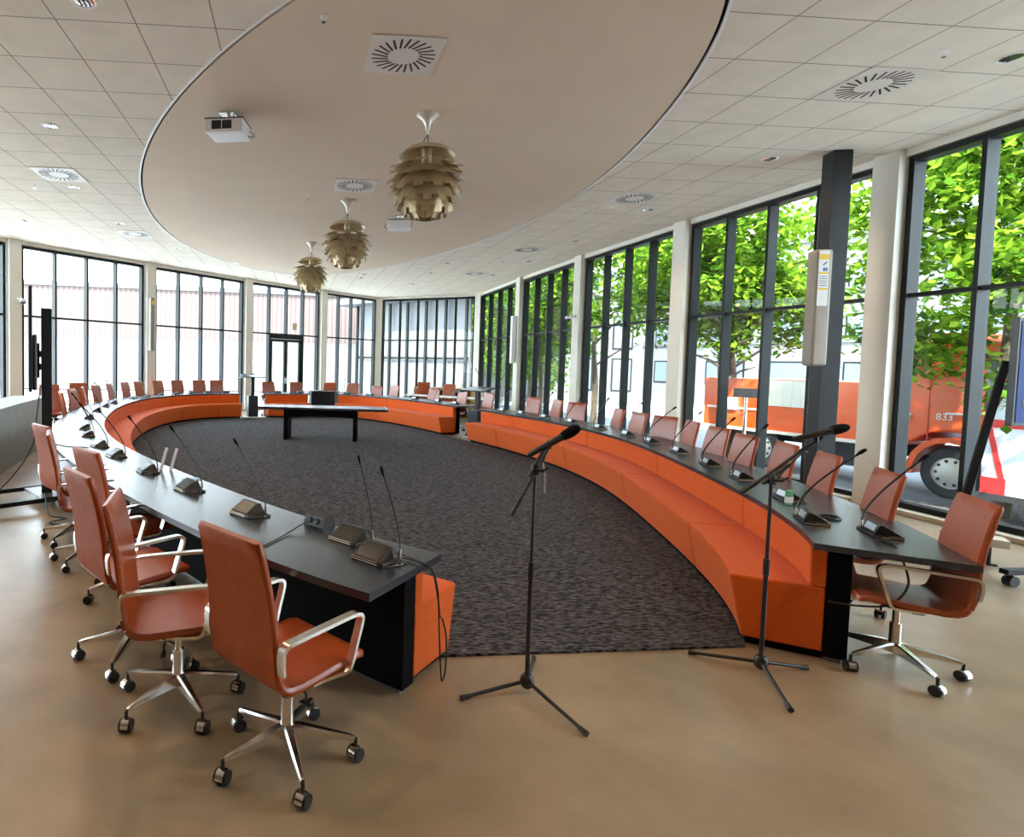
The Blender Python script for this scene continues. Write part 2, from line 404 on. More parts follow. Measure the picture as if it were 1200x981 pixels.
wn = [0]
def bay(p, q, n, door=None, gap=.19, zt=kz(4.205), zm=kz(2.65), zb=.06):
    p, d, nn, L = seg_frame(p, q); wn[0] += 1
    root = empty(f'window_{wn[0]}', (*(p+nn*.06), 0), math.atan2(d.y, d.x), kind='structure')
    s = 1 if V((-d.y, d.x)).dot(nn) > 0 else -1         # local +y*s is outward
    x0, x1 = gap, L-gap; w = (x1-x0)/n; F = .066; D = .165
    mb = MB()
    for x in (x0+F/2, x1-F/2): mb.box((x, 0, (zb+zt)/2), (F, D, zt-zb))
    mb.box(((x0+x1)/2, 0, zt-F/2), (x1-x0-2*F-.002, D, F)); mb.box(((x0+x1)/2, 0, zb+F/2), (x1-x0-2*F-.002, D, F))
    mb.build('frame', X['frame'], root, smooth=False)
    for k in range(1, n):
        x = x0+w*k; mb = MB()
        z0 = zm-.03 if (door and k == door[0]+1) else zb+F
        mb.box((x, 0, (z0+zt-F)/2), (.052, D, zt-F-z0-.002)); mb.build('mullion', X['frame'], root, smooth=False)
    for k in range(n):
        xa, xb = x0+w*k+(F if k == 0 else .027), x0+w*(k+1)-(F if k == n-1 else .027)
        mb = MB(); mb.box(((xa+xb)/2, 0, zm), (xb-xa-.002, .10, .05)); mb.build('transom', X['frame'], root, smooth=False)
        for z0, z1 in ((zb+F, zm-.026), (zm+.026, zt-F)):
            if door and k in door and z0 < 1: continue
            mb = MB(); mb.box(((xa+xb)/2, s*.03, (z0+z1)/2), (xb-xa-.002, .016, z1-z0-.002))
            mb.build('pane', X['glass'], root, smooth=False)
    mb = MB(); mb.box(((x0+x1)/2, -s*.16, .03), (x1-x0, .15, .055), bevel=.005); mb.build('sill', X['sillm'], root)
    if door:
        dr = empty('door_1', (*(p+nn*.06), 0), math.atan2(d.y, d.x), kind='structure')
        xa, xb = x0+w*door[0]+.03, x0+w*(door[-1]+1)-.03
        mb = MB(); H = zm-.03
        mb.box((xa+.03, 0, H/2), (.06, .12, H)); mb.box((xb-.03, 0, H/2), (.06, .12, H)); mb.box(((xa+xb)/2, 0, H-.07), (xb-xa-.122, .12, .14))
        mb.build('door_frame', X['frame'], dr, smooth=False)
        xm = (xa+xb)/2
        for u, v_ in ((xa+.062, xm-.004), (xm+.004, xb-.062)):
            mb = MB(); Z = H-.15
            for xx in (u+.04, v_-.04): mb.box((xx, -s*.01, Z/2+.01), (.08, .06, Z-.02))
            mb.box(((u+v_)/2, -s*.01, Z-.05), (v_-u-.162, .06, .1)); mb.box(((u+v_)/2, -s*.01, .12), (v_-u-.162, .06, .22))
            lf = mb.build('door_leaf', X['frame'], dr, smooth=False)
            mb = MB(); mb.box(((u+v_)/2, -s*.01, (Z+.13)/2), (v_-u-.163, .014, Z-.34)); mb.build('pane', X['glass'], lf, smooth=False)
            hx = v_-.04 if u < xm-.2 else u+.04
            mb = MB(); mb.box((hx, -s*.05, 1.05), (.035, .012, .24)); mb.tube([(hx, -s*.055, 1.08), (hx, -s*.10, 1.08), (hx-.06, -s*.11, 1.08), (hx-.12, -s*.11, 1.08)], .01); mb.build('handle', X['chrome'], lf)
    return root
def solid(name, p, q):
    p, d, nn, L = seg_frame(p, q); mb = MB(); mb.box((*(p+d*L/2+nn*.08), HC/2), (L, .14, HC), M(((d.x, nn.x, 0), (d.y, nn.y, 0), (0, 0, 1))))
    tag(mb.build(name, X['woodwall'], smooth=False), kind='structure')
solid('wall_unseen_right', RW[0], RW[1]); solid('wall_unseen_left', LW[-1], LW[-2]); solid('wall_unseen_left', LW[-2], LW[-3])  # unseen solid sides, added to darken the near end
for p, q in zip(RW[1:-1], RW[2:]): bay(p, q, 4)
bay(RW[-1], LW[0], 5)
for k, (p, q) in enumerate(zip(LW[:-3], LW[1:-2])): bay(p, q, 4, door=(1, 2) if k == 1 else None)

# ------------------------------------------------------------------ carpet
i_l, i_r = 1014, 1140
pl = [rp(i, -.30) for i in list(range(i_r+2, 1439, 6))+list(range(0, i_l-2, 6))]
pl = [tuple(p) for p in pl]
mb = MB(); bmp = [mb.bm.verts.new((x, y, .016)) for x, y in pl]; mb.face(bmp)
b2 = [mb.bm.verts.new((x, y, .001)) for x, y in pl]; mb.bridge(bmp, b2)
tag(mb.build('carpet', X['carpet'], smooth=False), 'dark charcoal flecked oval carpet filling the floor inside the ring of orange benches', 'carpet')

# ------------------------------------------------------------------ ring desks and benches
def desk(i0, i1, label):
    root = empty('curved_desk', (0, 0, 0), label=label, cat='desk', group='curved desks of the oval ring')
    mb = MB(); sweep(mb, [(-.002, .70), (.705, .70), (.705, .738), (-.002, .738)], i0, i1, 5); mb.build('desk_top', X['desktop'], root, ang=20)
    mb = MB(); sweep(mb, [(.09, .03), (.20, .03), (.20, .699), (.09, .699)], i0+4, i1-4, 5); mb.build('modesty_panel', X['desk'], root, ang=20)
    mb = MB(); sweep(mb, [(.10, 0), (.18, 0), (.18, .03), (.10, .03)], i0+5, i1-5, 5); mb.build('plinth', X['plinth'], root, ang=20)
    return root
def bench(i0, i1, seams, label):
    root = empty('curved_bench', (0, 0, 0), label=label, cat='bench', group='orange curved benches of the oval ring')
    ed = [i0+4]+seams+[i1-4]
    sp = rnd_prof([(-.325, .055), (-.405, .445), (.0, .447), (.085, .447), (.085, .055)], [.02, .028, 0, 0, 0])
    bp = rnd_prof([(.005, .449), (.0, .698), (.086, .698), (.086, .449)], [.012, .012, 0, 0])
    for a, b in zip(ed[:-1], ed[1:]):
        for nm, pr in (('seat_section', sp), ('backrest_section', bp)):
            mb = MB(); sweep(mb, pr, a if a == ed[0] else a+.14, b if b == ed[-1] else b-.14, max(3, (b-a)//14))
            o = mb.build(nm, X['fabric'], root, ang=40)
            bev = o.modifiers.new('soft', 'BEVEL'); bev.width = .012; bev.segments = 2; bev.limit_method = 'ANGLE'; bev.angle_limit = R(60); wnm = o.modifiers.new('weighted', 'WEIGHTED_NORMAL'); wnm.keep_sharp = True
    mb = MB(); sweep(mb, [(-.29, 0), (.085, 0), (.085, .054), (-.29, .054)], i0+6, i1-6, 5); mb.build('plinth', X['desk'], root, ang=20)
    return root
desk(1140, 1440+51, 'long dark curved desk on the right, before the tree-filled windows')
bench(1140, 1440+51, [1199, 1288, 1372, 1450], 'long orange bench curving along the right side of the carpet')
desk(423, 1014, 'long dark curved desk on the left, glaring with window light')
bench(423, 1014, [470, 537, 602, 663, 743, 838, 924], 'longest orange bench, curving round the left side of the carpet')
desk(297, 384, 'short dark desk segment at the far end beside the black cabinet')
bench(297, 384, [], 'shortest orange bench, behind the left half of the long black table')
desk(80, 256, 'dark curved desk at the far right, between the black cabinet and the right lectern')
bench(80, 256, [179], 'orange bench at the far right with its dark end face turned to the camera')
mb = MB(); sweep(mb, [(.06, 0), (.60, 0), (.60, .79), (.06, .79)], 258, 295, 4); cb = mb.build('cabinet_body', X['stand'], None, ang=20)
rt = empty('desk_cabinet', (0, 0, 0), label='plain blackish cabinet standing between the two far desks', cat='cabinet'); cb.parent = rt
mb = MB(); sweep(mb, [(.02, .79), (.66, .79), (.66, .825), (.02, .825)], 257, 296, 4); mb.build('cabinet_top', X['desktop'], rt, ang=20)

# ------------------------------------------------------------------ swivel chairs
def chair_master():
    root = empty('swivel_chair')
    # side profile, +Y forward
    seatp = [(.245, .452, .44), (.235, .470, .46), (.20, .478, .475), (.10, .470, .48), (-.02, .460, .48), (-.12, .452, .475), (-.175, .455, .468), (-.205, .468, .462), (-.223, .49, .46)]
    backp = [(-.224, .492, .46), (-.238, .54, .458), (-.246, .62, .455), (-.252, .70, .45), (-.264, .80, .44), (-.283, .90, .43), (-.306, 1.0, .42), (-.322, 1.06, .412), (-.326, 1.072, .40)]
    def shell(name, prof):
        mb = MB(); T = .034; prev = None; first = None; n = len(prof)
        for i, (y, z, w) in enumerate(prof):
            a = V((prof[max(i-1, 0)][0], prof[max(i-1, 0)][1])); b = V((prof[min(i+1, n-1)][0], prof[min(i+1, n-1)][1]))
            t = (b-a).normalized(); nn = V((t.y, -t.x)); ring = []
            if nn.x < 0 and name == 'backrest': nn = -nn
            h = w/2; th = T/2 if 0 < i < n-1 or (name == 'seat' and i == n-1) or (name == 'backrest' and i == 0) else T*.3
            for sx, sn in ((-1, .3), (-.96, 1), (-.5, .95), (0, .9), (.5, .95), (.96, 1), (1, .3), (1, -.3), (.96, -1), (.5, -1.05), (0, -1.1), (-.5, -1.05), (-.96, -1), (-1, -.3)):
                ring.append(mb.bm.verts.new((sx*h, y+nn.x*sn*th, z+nn.y*sn*th)))
            if prev: mb.bridge(prev, ring)
            else: first = ring
            prev = ring
        mb.face(first[::-1]); mb.face(prev)
        mb.bm.normal_update()
        o = mb.build(name, [X['leather'], X['leatherback']], root, ang=50)
        for f in o.data.polygons:
            if (f.normal.y < -.55 and name == 'backrest') or (f.normal.z < -.5 and name == 'seat'): f.material_index = 1
        return o
    shell('seat', seatp); shell('backrest', backp)
    for s in (-1, 1):
        mb = MB()
        path = [(s*.248, -.243, .555), (s*.250, -.250, .60), (s*.252, -.250, .645), (s*.255, -.236, .668), (s*.258, -.20, .676), (s*.26, -.05, .684), (s*.26, .10, .690), (s*.26, .155, .688), (s*.26, .178, .672), (s*.259, .176, .64), (s*.257, .150, .56), (s*.254, .125, .478), (s*.248, .105, .452), (s*.23, .07, .442), (s*.21, .0, .436), (s*.205, -.05, .436)]
        mb.band(smooth_path(path, 4), .036, .015, (1, 0, 0)); mb.build('arm', X['alu'], root, ang=50)
    mb = MB(); mb.box((0, .0, .418), (.24, .20, .022), bevel=.006); mb.box((0, -.02, .40), (.13, .17, .03), bevel=.008)
    for s in (-1, 1): mb.box((s*.165, -.02, .425), (.09, .05, .012))
    mb.build('tilt_mechanism', X['rubber'], root)
    mb = MB(); mb.tube([(.06, -.03, .40), (.14, -.05, .395), (.185, -.06, .385), (.185, -.06, .35)], .006); mb.box((.185, -.06, .346), (.06, .022, .006)); mb.build('lever', X['rubber'], root)
    mb = MB(); mb.lathe([(0, .39), (.018, .39), (.018, .28), (.027, .279), (.028, .27), (.028, .165), (.032, .155), (.034, .10), (0, .10)], n=16); mb.build('column', X['alu'], root)
    for k in range(5):
        a = 2*pi*k/5; rot = M.Rotation(a, 3, 'Z')
        mb = MB(); prev = None
        for x, w, zt, zb in ((.02, .046, .158, .098), (.06, .046, .156, .100), (.16, .036, .136, .100), (.285, .024, .112, .092), (.30, .018, .106, .092)):
            ring = [mb.bm.verts.new(rot @ V((x, sy*w/2, z))) for sy, z in ((-1, zb), (1, zb), (1, zt-.008), (.6, zt), (-.6, zt), (-1, zt-.008))]
            if prev: mb.bridge(prev, ring)
            else: mb.face(ring[::-1])
            prev = ring
        mb.face(prev); lg = mb.build('base_leg', X['alu'], root)
        mb = MB(); c = rot @ V((.305, 0, 0)); yaw = rot @ M.Rotation(.6+k*1.7, 3, 'Z')
        mb.mi = 0
        for sy in (-1, 1):
            mb.cyl(c+yaw @ V((0, sy*.009, .0295)), c+yaw @ V((0, sy*.029, .0295)), .0295, n=16)
        mb.cyl(c+V((0, 0, .055)), c+V((0, 0, .098)), .008)
        mb.mi = 1; prev = None
        for j in range(7):
            t = -.1+j*pi*1.05/6; ring = [mb.bm.verts.new(c+yaw @ V((-.034*cos(t), sy*.018, .03+.034*sin(t)))) for sy in (-1, 1)]+[mb.bm.verts.new(c+yaw @ V((-.0305*cos(t), sy*.018, .03+.0305*sin(t)))) for sy in (1, -1)]
            if prev: mb.bridge(prev, ring)
            prev = ring
        mb.build('castor', [X['rubber'], X['chrome']], lg)
    return root
CH = chair_master(); used = []
def place_chair(x, y, deg, label, group, lift=0., spin=None):
    o = CH if not used else copy_tree(CH)
    used.append(o)
    o.location = (x, y, 0); o.rotation_euler = (0, 0, R(deg)-pi/2)
    tag(o, label, 'chair', group)
    for ch in o.children:
        nm = ch.name.split('.')[0]
        ch.location.z = 0
        if nm in ('seat', 'backrest', 'arm', 'tilt_mechanism', 'lever'): ch.location.z = lift
        elif nm == 'base_leg': ch.rotation_euler.z = (spin if spin is not None else random.uniform(0, 1.2))-(R(deg)-pi/2)
        elif nm == 'column' : ch.scale.z = 1+lift*.9
    return o
GL, GR, GF = 'orange swivel chairs along the left desk', 'orange swivel chairs along the right desk', 'orange swivel chairs along the far desks'
place_chair(-.01, 2.53, 41, 'rust orange swivel chair nearest the camera, its back towards us, by the left desk end', GL, .0, math.atan2(2.37-2.53, -.28+.01))
place_chair(-.57, 2.97, 8, 'orange swivel chair seen edge-on with bright seat and metal arm, second along the left desk', GL, .0, math.atan2(2.66-2.95, -.8+.56))
place_chair(-.93, 3.48, 38, 'rust swivel chair with its broad back to the camera, third along the left desk', GL, .05, math.atan2(-.06, -.29))
place_chair(-1.22, 4.42, 42, 'rust swivel chair mostly hidden behind the third one, only its top rim showing', GL, .03, math.atan2(.2, -.36))
place_chair(-1.74, 5.12, 22, 'rust swivel chair seen edge-on, fifth along the left desk, right of the stand post', GL, .05, math.atan2(-.0, -.31))
place_chair(-2.08, 5.74, 42, 'rust swivel chair overlapping the black post of the screen stand', GL, .05, math.atan2(.0, -.3))
for k, (x, y, hd) in enumerate([(3.84, 3.06, 151), (4.23, 3.92, 154), (4.57, 4.75, 157), (4.78, 5.42, 162), (4.90, 6.08, 170), (5.14, 6.82, 174), (5.40, 7.66, 166), (5.48, 8.36, 196), (5.46, 9.0, 178), (5.55, 9.75, 170), (5.57, 11.3, 205), (5.55, 12.13, 180), (5.40, 13.0, 200)]):
    extra = ['orange swivel chair in full view, at the near end of the right desk', 'mauve-sheened chair back second along the right desk, left of the nearest one', 'mauve-sheened chair back third along the right desk, beside the dark steel column', 'fourth chair along the right desk, behind the raised black microphone'][k] if k < 4 else f'{ORD[k]} chair from the near end of the right desk, ' + ('dark red-brown, turned to us' if hd in (196, 205) else 'with mauve sheen')
    f = V((cos(R(hd)), sin(R(hd))))
    place_chair(x+f.x*.28, y+f.y*.28, hd, extra, GR, -.015, {0: math.atan2(2.87-3.28, 3.59-3.68)}.get(k))
def ring_chair(i, off, dh, label, group, lift=0.):
    q = rp(i, off); place_chair(q.x, q.y, math.degrees(heading_in(i))+dh, label, group, lift)
ring_chair(76, .55, 0, 'mauve-sheened chair at the far end of the right desk, right of the right lectern', GR)
for n, (i, dh, l) in enumerate([(360, 0, 'orange chair left of the glass doors, beside the left lectern'), (311, 0, 'orange chair straight in front of the glass doors'), (269, 0, 'orange chair standing behind the black cabinet at the far end'), (244, 0, 'orange chair first to the right of the black cabinet'), (217, 0, 'lower orange chair second to the right of the black cabinet'), (197, -8, 'orange chair in front of the corner between back and left windows'), (144, 12, 'mauve-sheened chair turned sideways at the far right desk'), (109, 0, 'mauve-sheened chair nearest the right lectern, on its left side')]):
    ring_chair(i, .55, dh, l, GF, -.06 if i == 217 else 0)
for k, (i, dh) in enumerate([(694, 18), (668, -12), (640, 10), (616, -8), (590, 5), (566, 0), (547, 0), (522, 0), (499, 0), (474, 0), (453, 0)]):
    ring_chair(i, .55, dh, f'{ORD[k]} chair beyond the screen stand along the left desk, ' + ('pale with glare' if k < 4 else 'orange front visible'), GL, .04)
GS = 'orange chairs of the outer row'
place_chair(-5.2, 13.05, -50, 'large orange chair of the outer row directly right of the screen stand post', GS, .06)
place_chair(-5.02, 14.2, -55, 'smaller orange chair of the outer row, by the first left window\'s middle mullion', GS, .06)
place_chair(-5.75, 11.7, -25, 'orange chair at the left picture edge behind the grey outer counter', GS, .06)

# ------------------------------------------------------------------ microphone units
def unit_master():
    root = empty('conference_microphone_unit')
    mb = MB(); mb.box((-.012, .0, .010), (.212, .150, .0195), bevel=.004); mb.box((.085, .045, .007), (.09, .066, .0135), bevel=.004); mb.build('base_tray', X['unit'], root)
    mb = MB()
    rim = [(-.118, .070), (-.118, -.074), (.052, -.076), (.066, -.060), (.098, -.058), (.110, -.046), (.128, .030), (.124, .078)]
    mb.tube([(x, y, .0065) for x, y in rim], .0032, 6); mb.tube([(-.118, .0, .018), (-.118, -.075, .018), (.05, -.077, .018)], .0022, 6); mb.build('metal_rim', X['rimgold'], root)
    mb = MB(); pts = [(-.068, .0195), (.030, .078), (.046, .078), (.066, .030), (.066, .0195)]
    xs = (-.112, .062); a = [mb.bm.verts.new((xs[0], y, z)) for y, z in pts]; b = [mb.bm.verts.new((xs[1], y, z)) for y, z in pts]
    mb.bridge(a, b); mb.face(a[::-1]); mb.face(b)
    a = [mb.bm.verts.new((.062, y, z)) for y, z in ((-.05, .014), (.030, .072), (.046, .072), (.066, .014))]; m_ = [mb.bm.verts.new((.088, y, z)) for y, z in ((-.04, .012), (.02, .030), (.05, .030), (.066, .012))]; b = [mb.bm.verts.new((.122, y, z)) for y, z in ((-.02, .012), (.02, .016), (.05, .016), (.066, .012))]
    mb.bridge(a, m_); mb.bridge(m_, b); mb.face(a[::-1]); mb.face(b); mb.build('housing', X['unit'], root, smooth=False)
    sl = math.atan2(.0585, .098); rot = M.Rotation(sl, 3, 'X')
    mb = MB(); mb.box(V((-.025, -.019, .0487))+rot @ V((0, 0, .0012)), (.150, .098, .003), rot, bevel=.001); mb.build('screen', X['screen'], root)
    mb = MB(); rot = M.Rotation(-math.atan2(.048, .020), 3, 'X'); mb.box((-.025, .0575, .055), (.13, .042, .003), rot); mb.build('back_panel', X['unitback'], root)
    mb = MB(); mb.cyl((0, 0, 0), (0, 0, .05), .0095, .008); mb.build('neck_socket', X['alu'], root).location = (.09, .065, .016)
    g = MB(); P = [(0, 0, 0)]
    P = smooth_path([(0, 0, 0), (.0, -.02, .08), (-.01, -.075, .19), (-.02, -.15, .30), (-.03, -.235, .41)], 6)
    g.tube(P, .0054, 8); gn = g.build('gooseneck', X['mic'], root); gn.location = (.09, .065, .06)
    t = (P[-1]-P[-3]).normalized(); c = MB(); c.tube([P[-1]-t*.01, P[-1]+t*.008, P[-1]+t*.012, P[-1]+t*.04, P[-1]+t*.052], [.006, .007, .0105, .0105, .006], 10); c.build('microphone_capsule', X['foam'], gn)
    return root
UM = unit_master(); uu = []
def place_unit(x, y, deg, label, group, az=0., sc=1.):
    o = UM if not uu else copy_tree(UM); uu.append(o)
    o.location = (x, y, .7385); o.rotation_euler = (0, 0, R(deg)-pi/2)
    tag(o, label, 'microphone', group)
    for ch in o.children:
        if ch.name.startswith('gooseneck'):
            ch.rotation_euler.z = az; ch.scale = (sc, sc, 1.0)
    return o
MG, MR, MF = 'microphone units on the left desk', 'microphone units on the right desk', 'microphone units on the far desks'
place_unit(.44, 2.95, 42, 'microphone unit nearest the left desk\'s end, with cables running over the edge', MG, .1, .62)
place_unit(.34, 3.28, 42, 'microphone unit just behind the end one on the left desk', MG, .2, .55)
LU = [(-.19, 3.93), (-.73, 4.62), (-1.24, 5.36), (-1.74, 6.17), (-2.12, 6.86), (-2.52, 7.74), (-2.83, 8.5), (-3.3, 9.97), (-3.66, 11.3), (-3.80, 12.4), (-3.88, 13.3)]
lab = ['microphone unit left of the black socket box on the left desk', 'microphone unit behind a small blue card on the left desk', 'microphone unit with two white tubes standing behind it', 'microphone unit with a thin cable trailing to its left']
for k, (x, y) in enumerate(LU):
    i = near(x, y); q = rp(i, .26)
    place_unit(q.x, q.y, math.degrees(heading_in(i))+random.uniform(-6, 6), lab[k] if k < 4 else f'{ORD[k+2]} microphone unit from the near end of the left desk', MG, random.uniform(-.5, .1), .8 if k == 0 else random.uniform(.9, 1.15))
for k, i in enumerate([590, 566, 543, 520, 497, 474, 447]):
    q = rp(i, .27); place_unit(q.x, q.y, math.degrees(heading_in(i)), f'{ORD[13+k]} microphone unit from the near end, on the left desk\'s far curve', MG, random.uniform(-.6, .3), 1.)
place_unit(3.70, 3.42, 153, 'microphone unit nearest the right desk\'s end, a grey cable curling below it', MR, .3, 1.25)
place_unit(3.52, 3.72, 150, 'microphone unit beside a coil of black cable on the right desk', MR, .1, 1.3)
RU = [(3.86, 4.38), (4.2, 5.19), (4.46, 5.95), (4.71, 6.81), (4.91, 7.71), (5.02, 8.53), (5.14, 9.47), (5.12, 10.39), (5.10, 11.3), (5.0, 12.15), (4.9, 12.89)]
for k, (x, y) in enumerate(RU):
    i = near(x, y); q = rp(i, .24)
    place_unit(q.x, q.y, math.degrees(heading_in(i))+random.uniform(-5, 5), 'microphone unit with a small green carton beside it' if k == 0 else f'{ORD[k+2]} microphone unit from the near end of the right desk', MR, random.uniform(-.1, .6), random.uniform(1.1, 1.35))
for i, l in [(353, 'left microphone unit on the short far desk'), (312, 'right microphone unit on the short far desk'), (243, 'microphone unit closest to the black cabinet on the far right desk'), (212, 'second microphone unit from the black cabinet on the far right desk'), (150, 'third microphone unit from the black cabinet on the far right desk'), (118, 'fourth microphone unit from the black cabinet on the far right desk'), (94, 'last microphone unit before the right lectern on the far right desk')]:
    q = rp(i, .28); place_unit(q.x, q.y, math.degrees(heading_in(i)), l, MF, random.uniform(-.5, .5), 1.)

# ------------------------------------------------------------------ things on the desks
def simple(name, mb, m, label, cat, loc=(0, 0, 0), rz=0., group=None, **k):
    o = mb.build(name, m, **k); o.location = loc; o.rotation_euler.z = rz; return tag(o, label, cat, group)
rt = empty('desk_socket_box', (.16, 3.62, .7385), R(-48), 'black wedge socket box with two outlets on the left desk', 'power outlet')
mb = MB(); a = [mb.bm.verts.new((-.085, y, z)) for y, z in ((-.05, 0), (-.03, .058), (.035, .07), (.06, 0))]; b = [mb.bm.verts.new((.085, y, z)) for y, z in ((-.05, 0), (-.03, .058), (.035, .07), (.06, 0))]
mb.bridge(a, b); mb.face(a[::-1]); mb.face(b); mb.build('housing', X['rubber'], rt, smooth=False)
for s in (-.04, .02):
    mb = MB(); mb.cyl((s, -.0385, .03), (s, -.0475, .033), .019, n=16); mb.lathe([(.013, -.0485), (.013, -.043), (0, -.043)], (s, 0, .032), 14, 'Y'); mb.build('outlet', [X['rubber']], rt)
def cable(name, pts, r, label, cat='cable', n=6):
    mb = MB(); mb.tube(smooth_path(pts, n), r, 6); return tag(mb.build(name, X['cable']), label, cat)
cable('power_cable', [(.10, 3.56, .775), (.05, 3.50, .77), (-.02, 3.42, .748), (-.10, 3.27, .7435), (-.20, 3.10, .7435)], .004, 'thin black cable plugged into the socket box on the left desk')
cable('microphone_cable', [(.52, 2.985, .752), (.60, 2.93, .750), (.66, 2.87, .745), (.70, 2.83, .725), (.72, 2.80, .62), (.735, 2.82, .45), (.75, 2.82, .22), (.765, 2.84, .16), (.785, 2.86, .22), (.79, 2.88, .36), (.765, 2.87, .46), (.74, 2.83, .50), (.72, 2.80, .60), (.69, 2.82, .735), (.64, 2.90, .7505), (.55, 3.03, .752)], .0042, 'looped black cables hanging over the left desk\'s near end', n=8)
q0 = rp(near(-2.12, 6.86), .34)
cable('table_cable', [(q0.x-.02, q0.y-.06, .744), (q0.x-.25, q0.y-.02, .743), (q0.x-.42, q0.y+.12, .743), (q0.x-.62, q0.y+.20, .743), (q0.x-.66, q0.y+.21, .744)], .005, 'thin cable lying across the left desk near the screen stand')
mb = MB()
for k in range(3): mb.tube([(.075*cos(t*.2617)*(1-.1*k), .055*sin(t*.2617), .004+.005*k) for t in range(25)], .0045, 6)
simple('cable_coil', mb, X['cable'], 'flat coil of black cable lying on the right desk', 'cable', (3.72, 3.80, .739))
cable('grey_cable', [(3.60, 3.36, .752), (3.55, 3.235, .750), (3.52, 3.15, .735), (3.515, 3.10, .66), (3.49, 3.05, .55), (3.40, 3.06, .44), (3.30, 3.14, .40), (3.18, 3.22, .395)], .006, 'grey cable drooping from the right desk\'s end to the bench', n=8)
q0 = rp(near(-1.24, 5.36), .10)
for k, s in enumerate((-.035, .045)):
    mb = MB(); mb.cyl((0, 0, 0), (.05, .03, .20), .0135, n=12)
    simple('slim_tube', mb, X['tube'], ['left one of two slim white tubes leaning behind a microphone unit', 'right one of two slim white tubes leaning behind a microphone unit'][k], 'tube', (q0.x+s*1.2, q0.y-s*.4, .7385), 0, 'slim white tubes on the left desk')
mb = MB(); mb.box((0, 0, .003), (.14, .09, .005), bevel=.002); simple('small_card', mb, X['bluecard'], 'small blue card lying flat on the left desk', 'card', (-.86, 4.98, .7385), .6)
mb = MB(); mb.box((0, 0, .055), (.05, .035, .11), bevel=.004); mb.mi = 1; mb.box((0, 0, .04), (.0515, .0365, .045)); simple('drink_carton', mb, [X['green'], X['trimw']], 'small green and white carton by a microphone unit on the right desk', 'carton', (3.78, 4.20, .7385), .4)

# ------------------------------------------------------------------ black table in the ring
tb = empty('long_table', (.58, 13.05, .0165), R(-8), 'long narrow black table standing alone on the carpet', 'table')
mb = MB(); mb.box((.06, .15, .705), (2.85, .80, .055), bevel=.006); mb.build('table_top', X['desktop'], tb)
mb = MB(); mb.box((.02, -.1, .60), (1.48, .04, .15)); mb.build('apron', X['desk'], tb, smooth=False)
for s in (-1, 1):
    mb = MB(); mb.box((s*.77, .15, .338), (.09, .62, .676), bevel=.004); mb.build('leg', X['desk'], tb)

# ------------------------------------------------------------------ lecterns
def lectern(x, y, rz, label, top=1.27):
    rt = empty('lectern', (x, y, 0), rz, label, 'lectern', 'height-adjustable lecterns in the ring\'s gaps')
    mb = MB(); mb.box((0, 0, .34), (.30, .34, .66), bevel=.006); mb.build('cabinet', X['stand'], rt)
    mb = MB(); mb.box((0, 0, .01), (.5, .5, .02)); mb.build('base_plate', X['trimw'], rt)
    mb = MB(); mb.box((0, 0, (.67+top)/2), (.11, .09, top-.67), bevel=.006); mb.build('post', X['steel'], rt)
    rot = M.Rotation(R(10), 3, 'X'); mb = MB(); mb.box((.0, -.02, top+.02), (.74, .46, .032), rot, bevel=.006); mb.build('reading_top', X['desktop'], rt)
    mb = MB(); mb.box((-.47, -.10, top-.06), (.25, .30, .02), M.Rotation(R(-8), 3, 'Y'), bevel=.004); mb.tube([(-.36, 0, top-.04), (-.22, 0, top-.02), (0, 0, top)], .012); mb.build('side_shelf', X['desktop'], rt)
    mb = MB(); mb.box((.0, .14, top+.065), (.16, .10, .03), bevel=.006); mb.build('microphone_base', X['mic'], rt)
    mb = MB(); P = smooth_path([(0, .14, top+.075), (-.02, .13, top+.22), (-.06, .08, top+.36), (-.10, .02, top+.48)], 5); mb.tube(P, .005); g = mb.build('gooseneck', X['mic'], rt)
    mb = MB(); mb.cyl(P[-1], P[-1]+(P[-1]-P[-2]).normalized()*.05, .010); mb.build('microphone_capsule', X['foam'], g)
    return rt
q = rp(403, .12); lectern(q.x, q.y, R(15), 'dark lectern on a thin post at the far left gap of the ring')
q = rp(66, .30); lectern(q.x, q.y, R(-60), 'dark lectern on a post at the far right gap of the ring', 1.16)

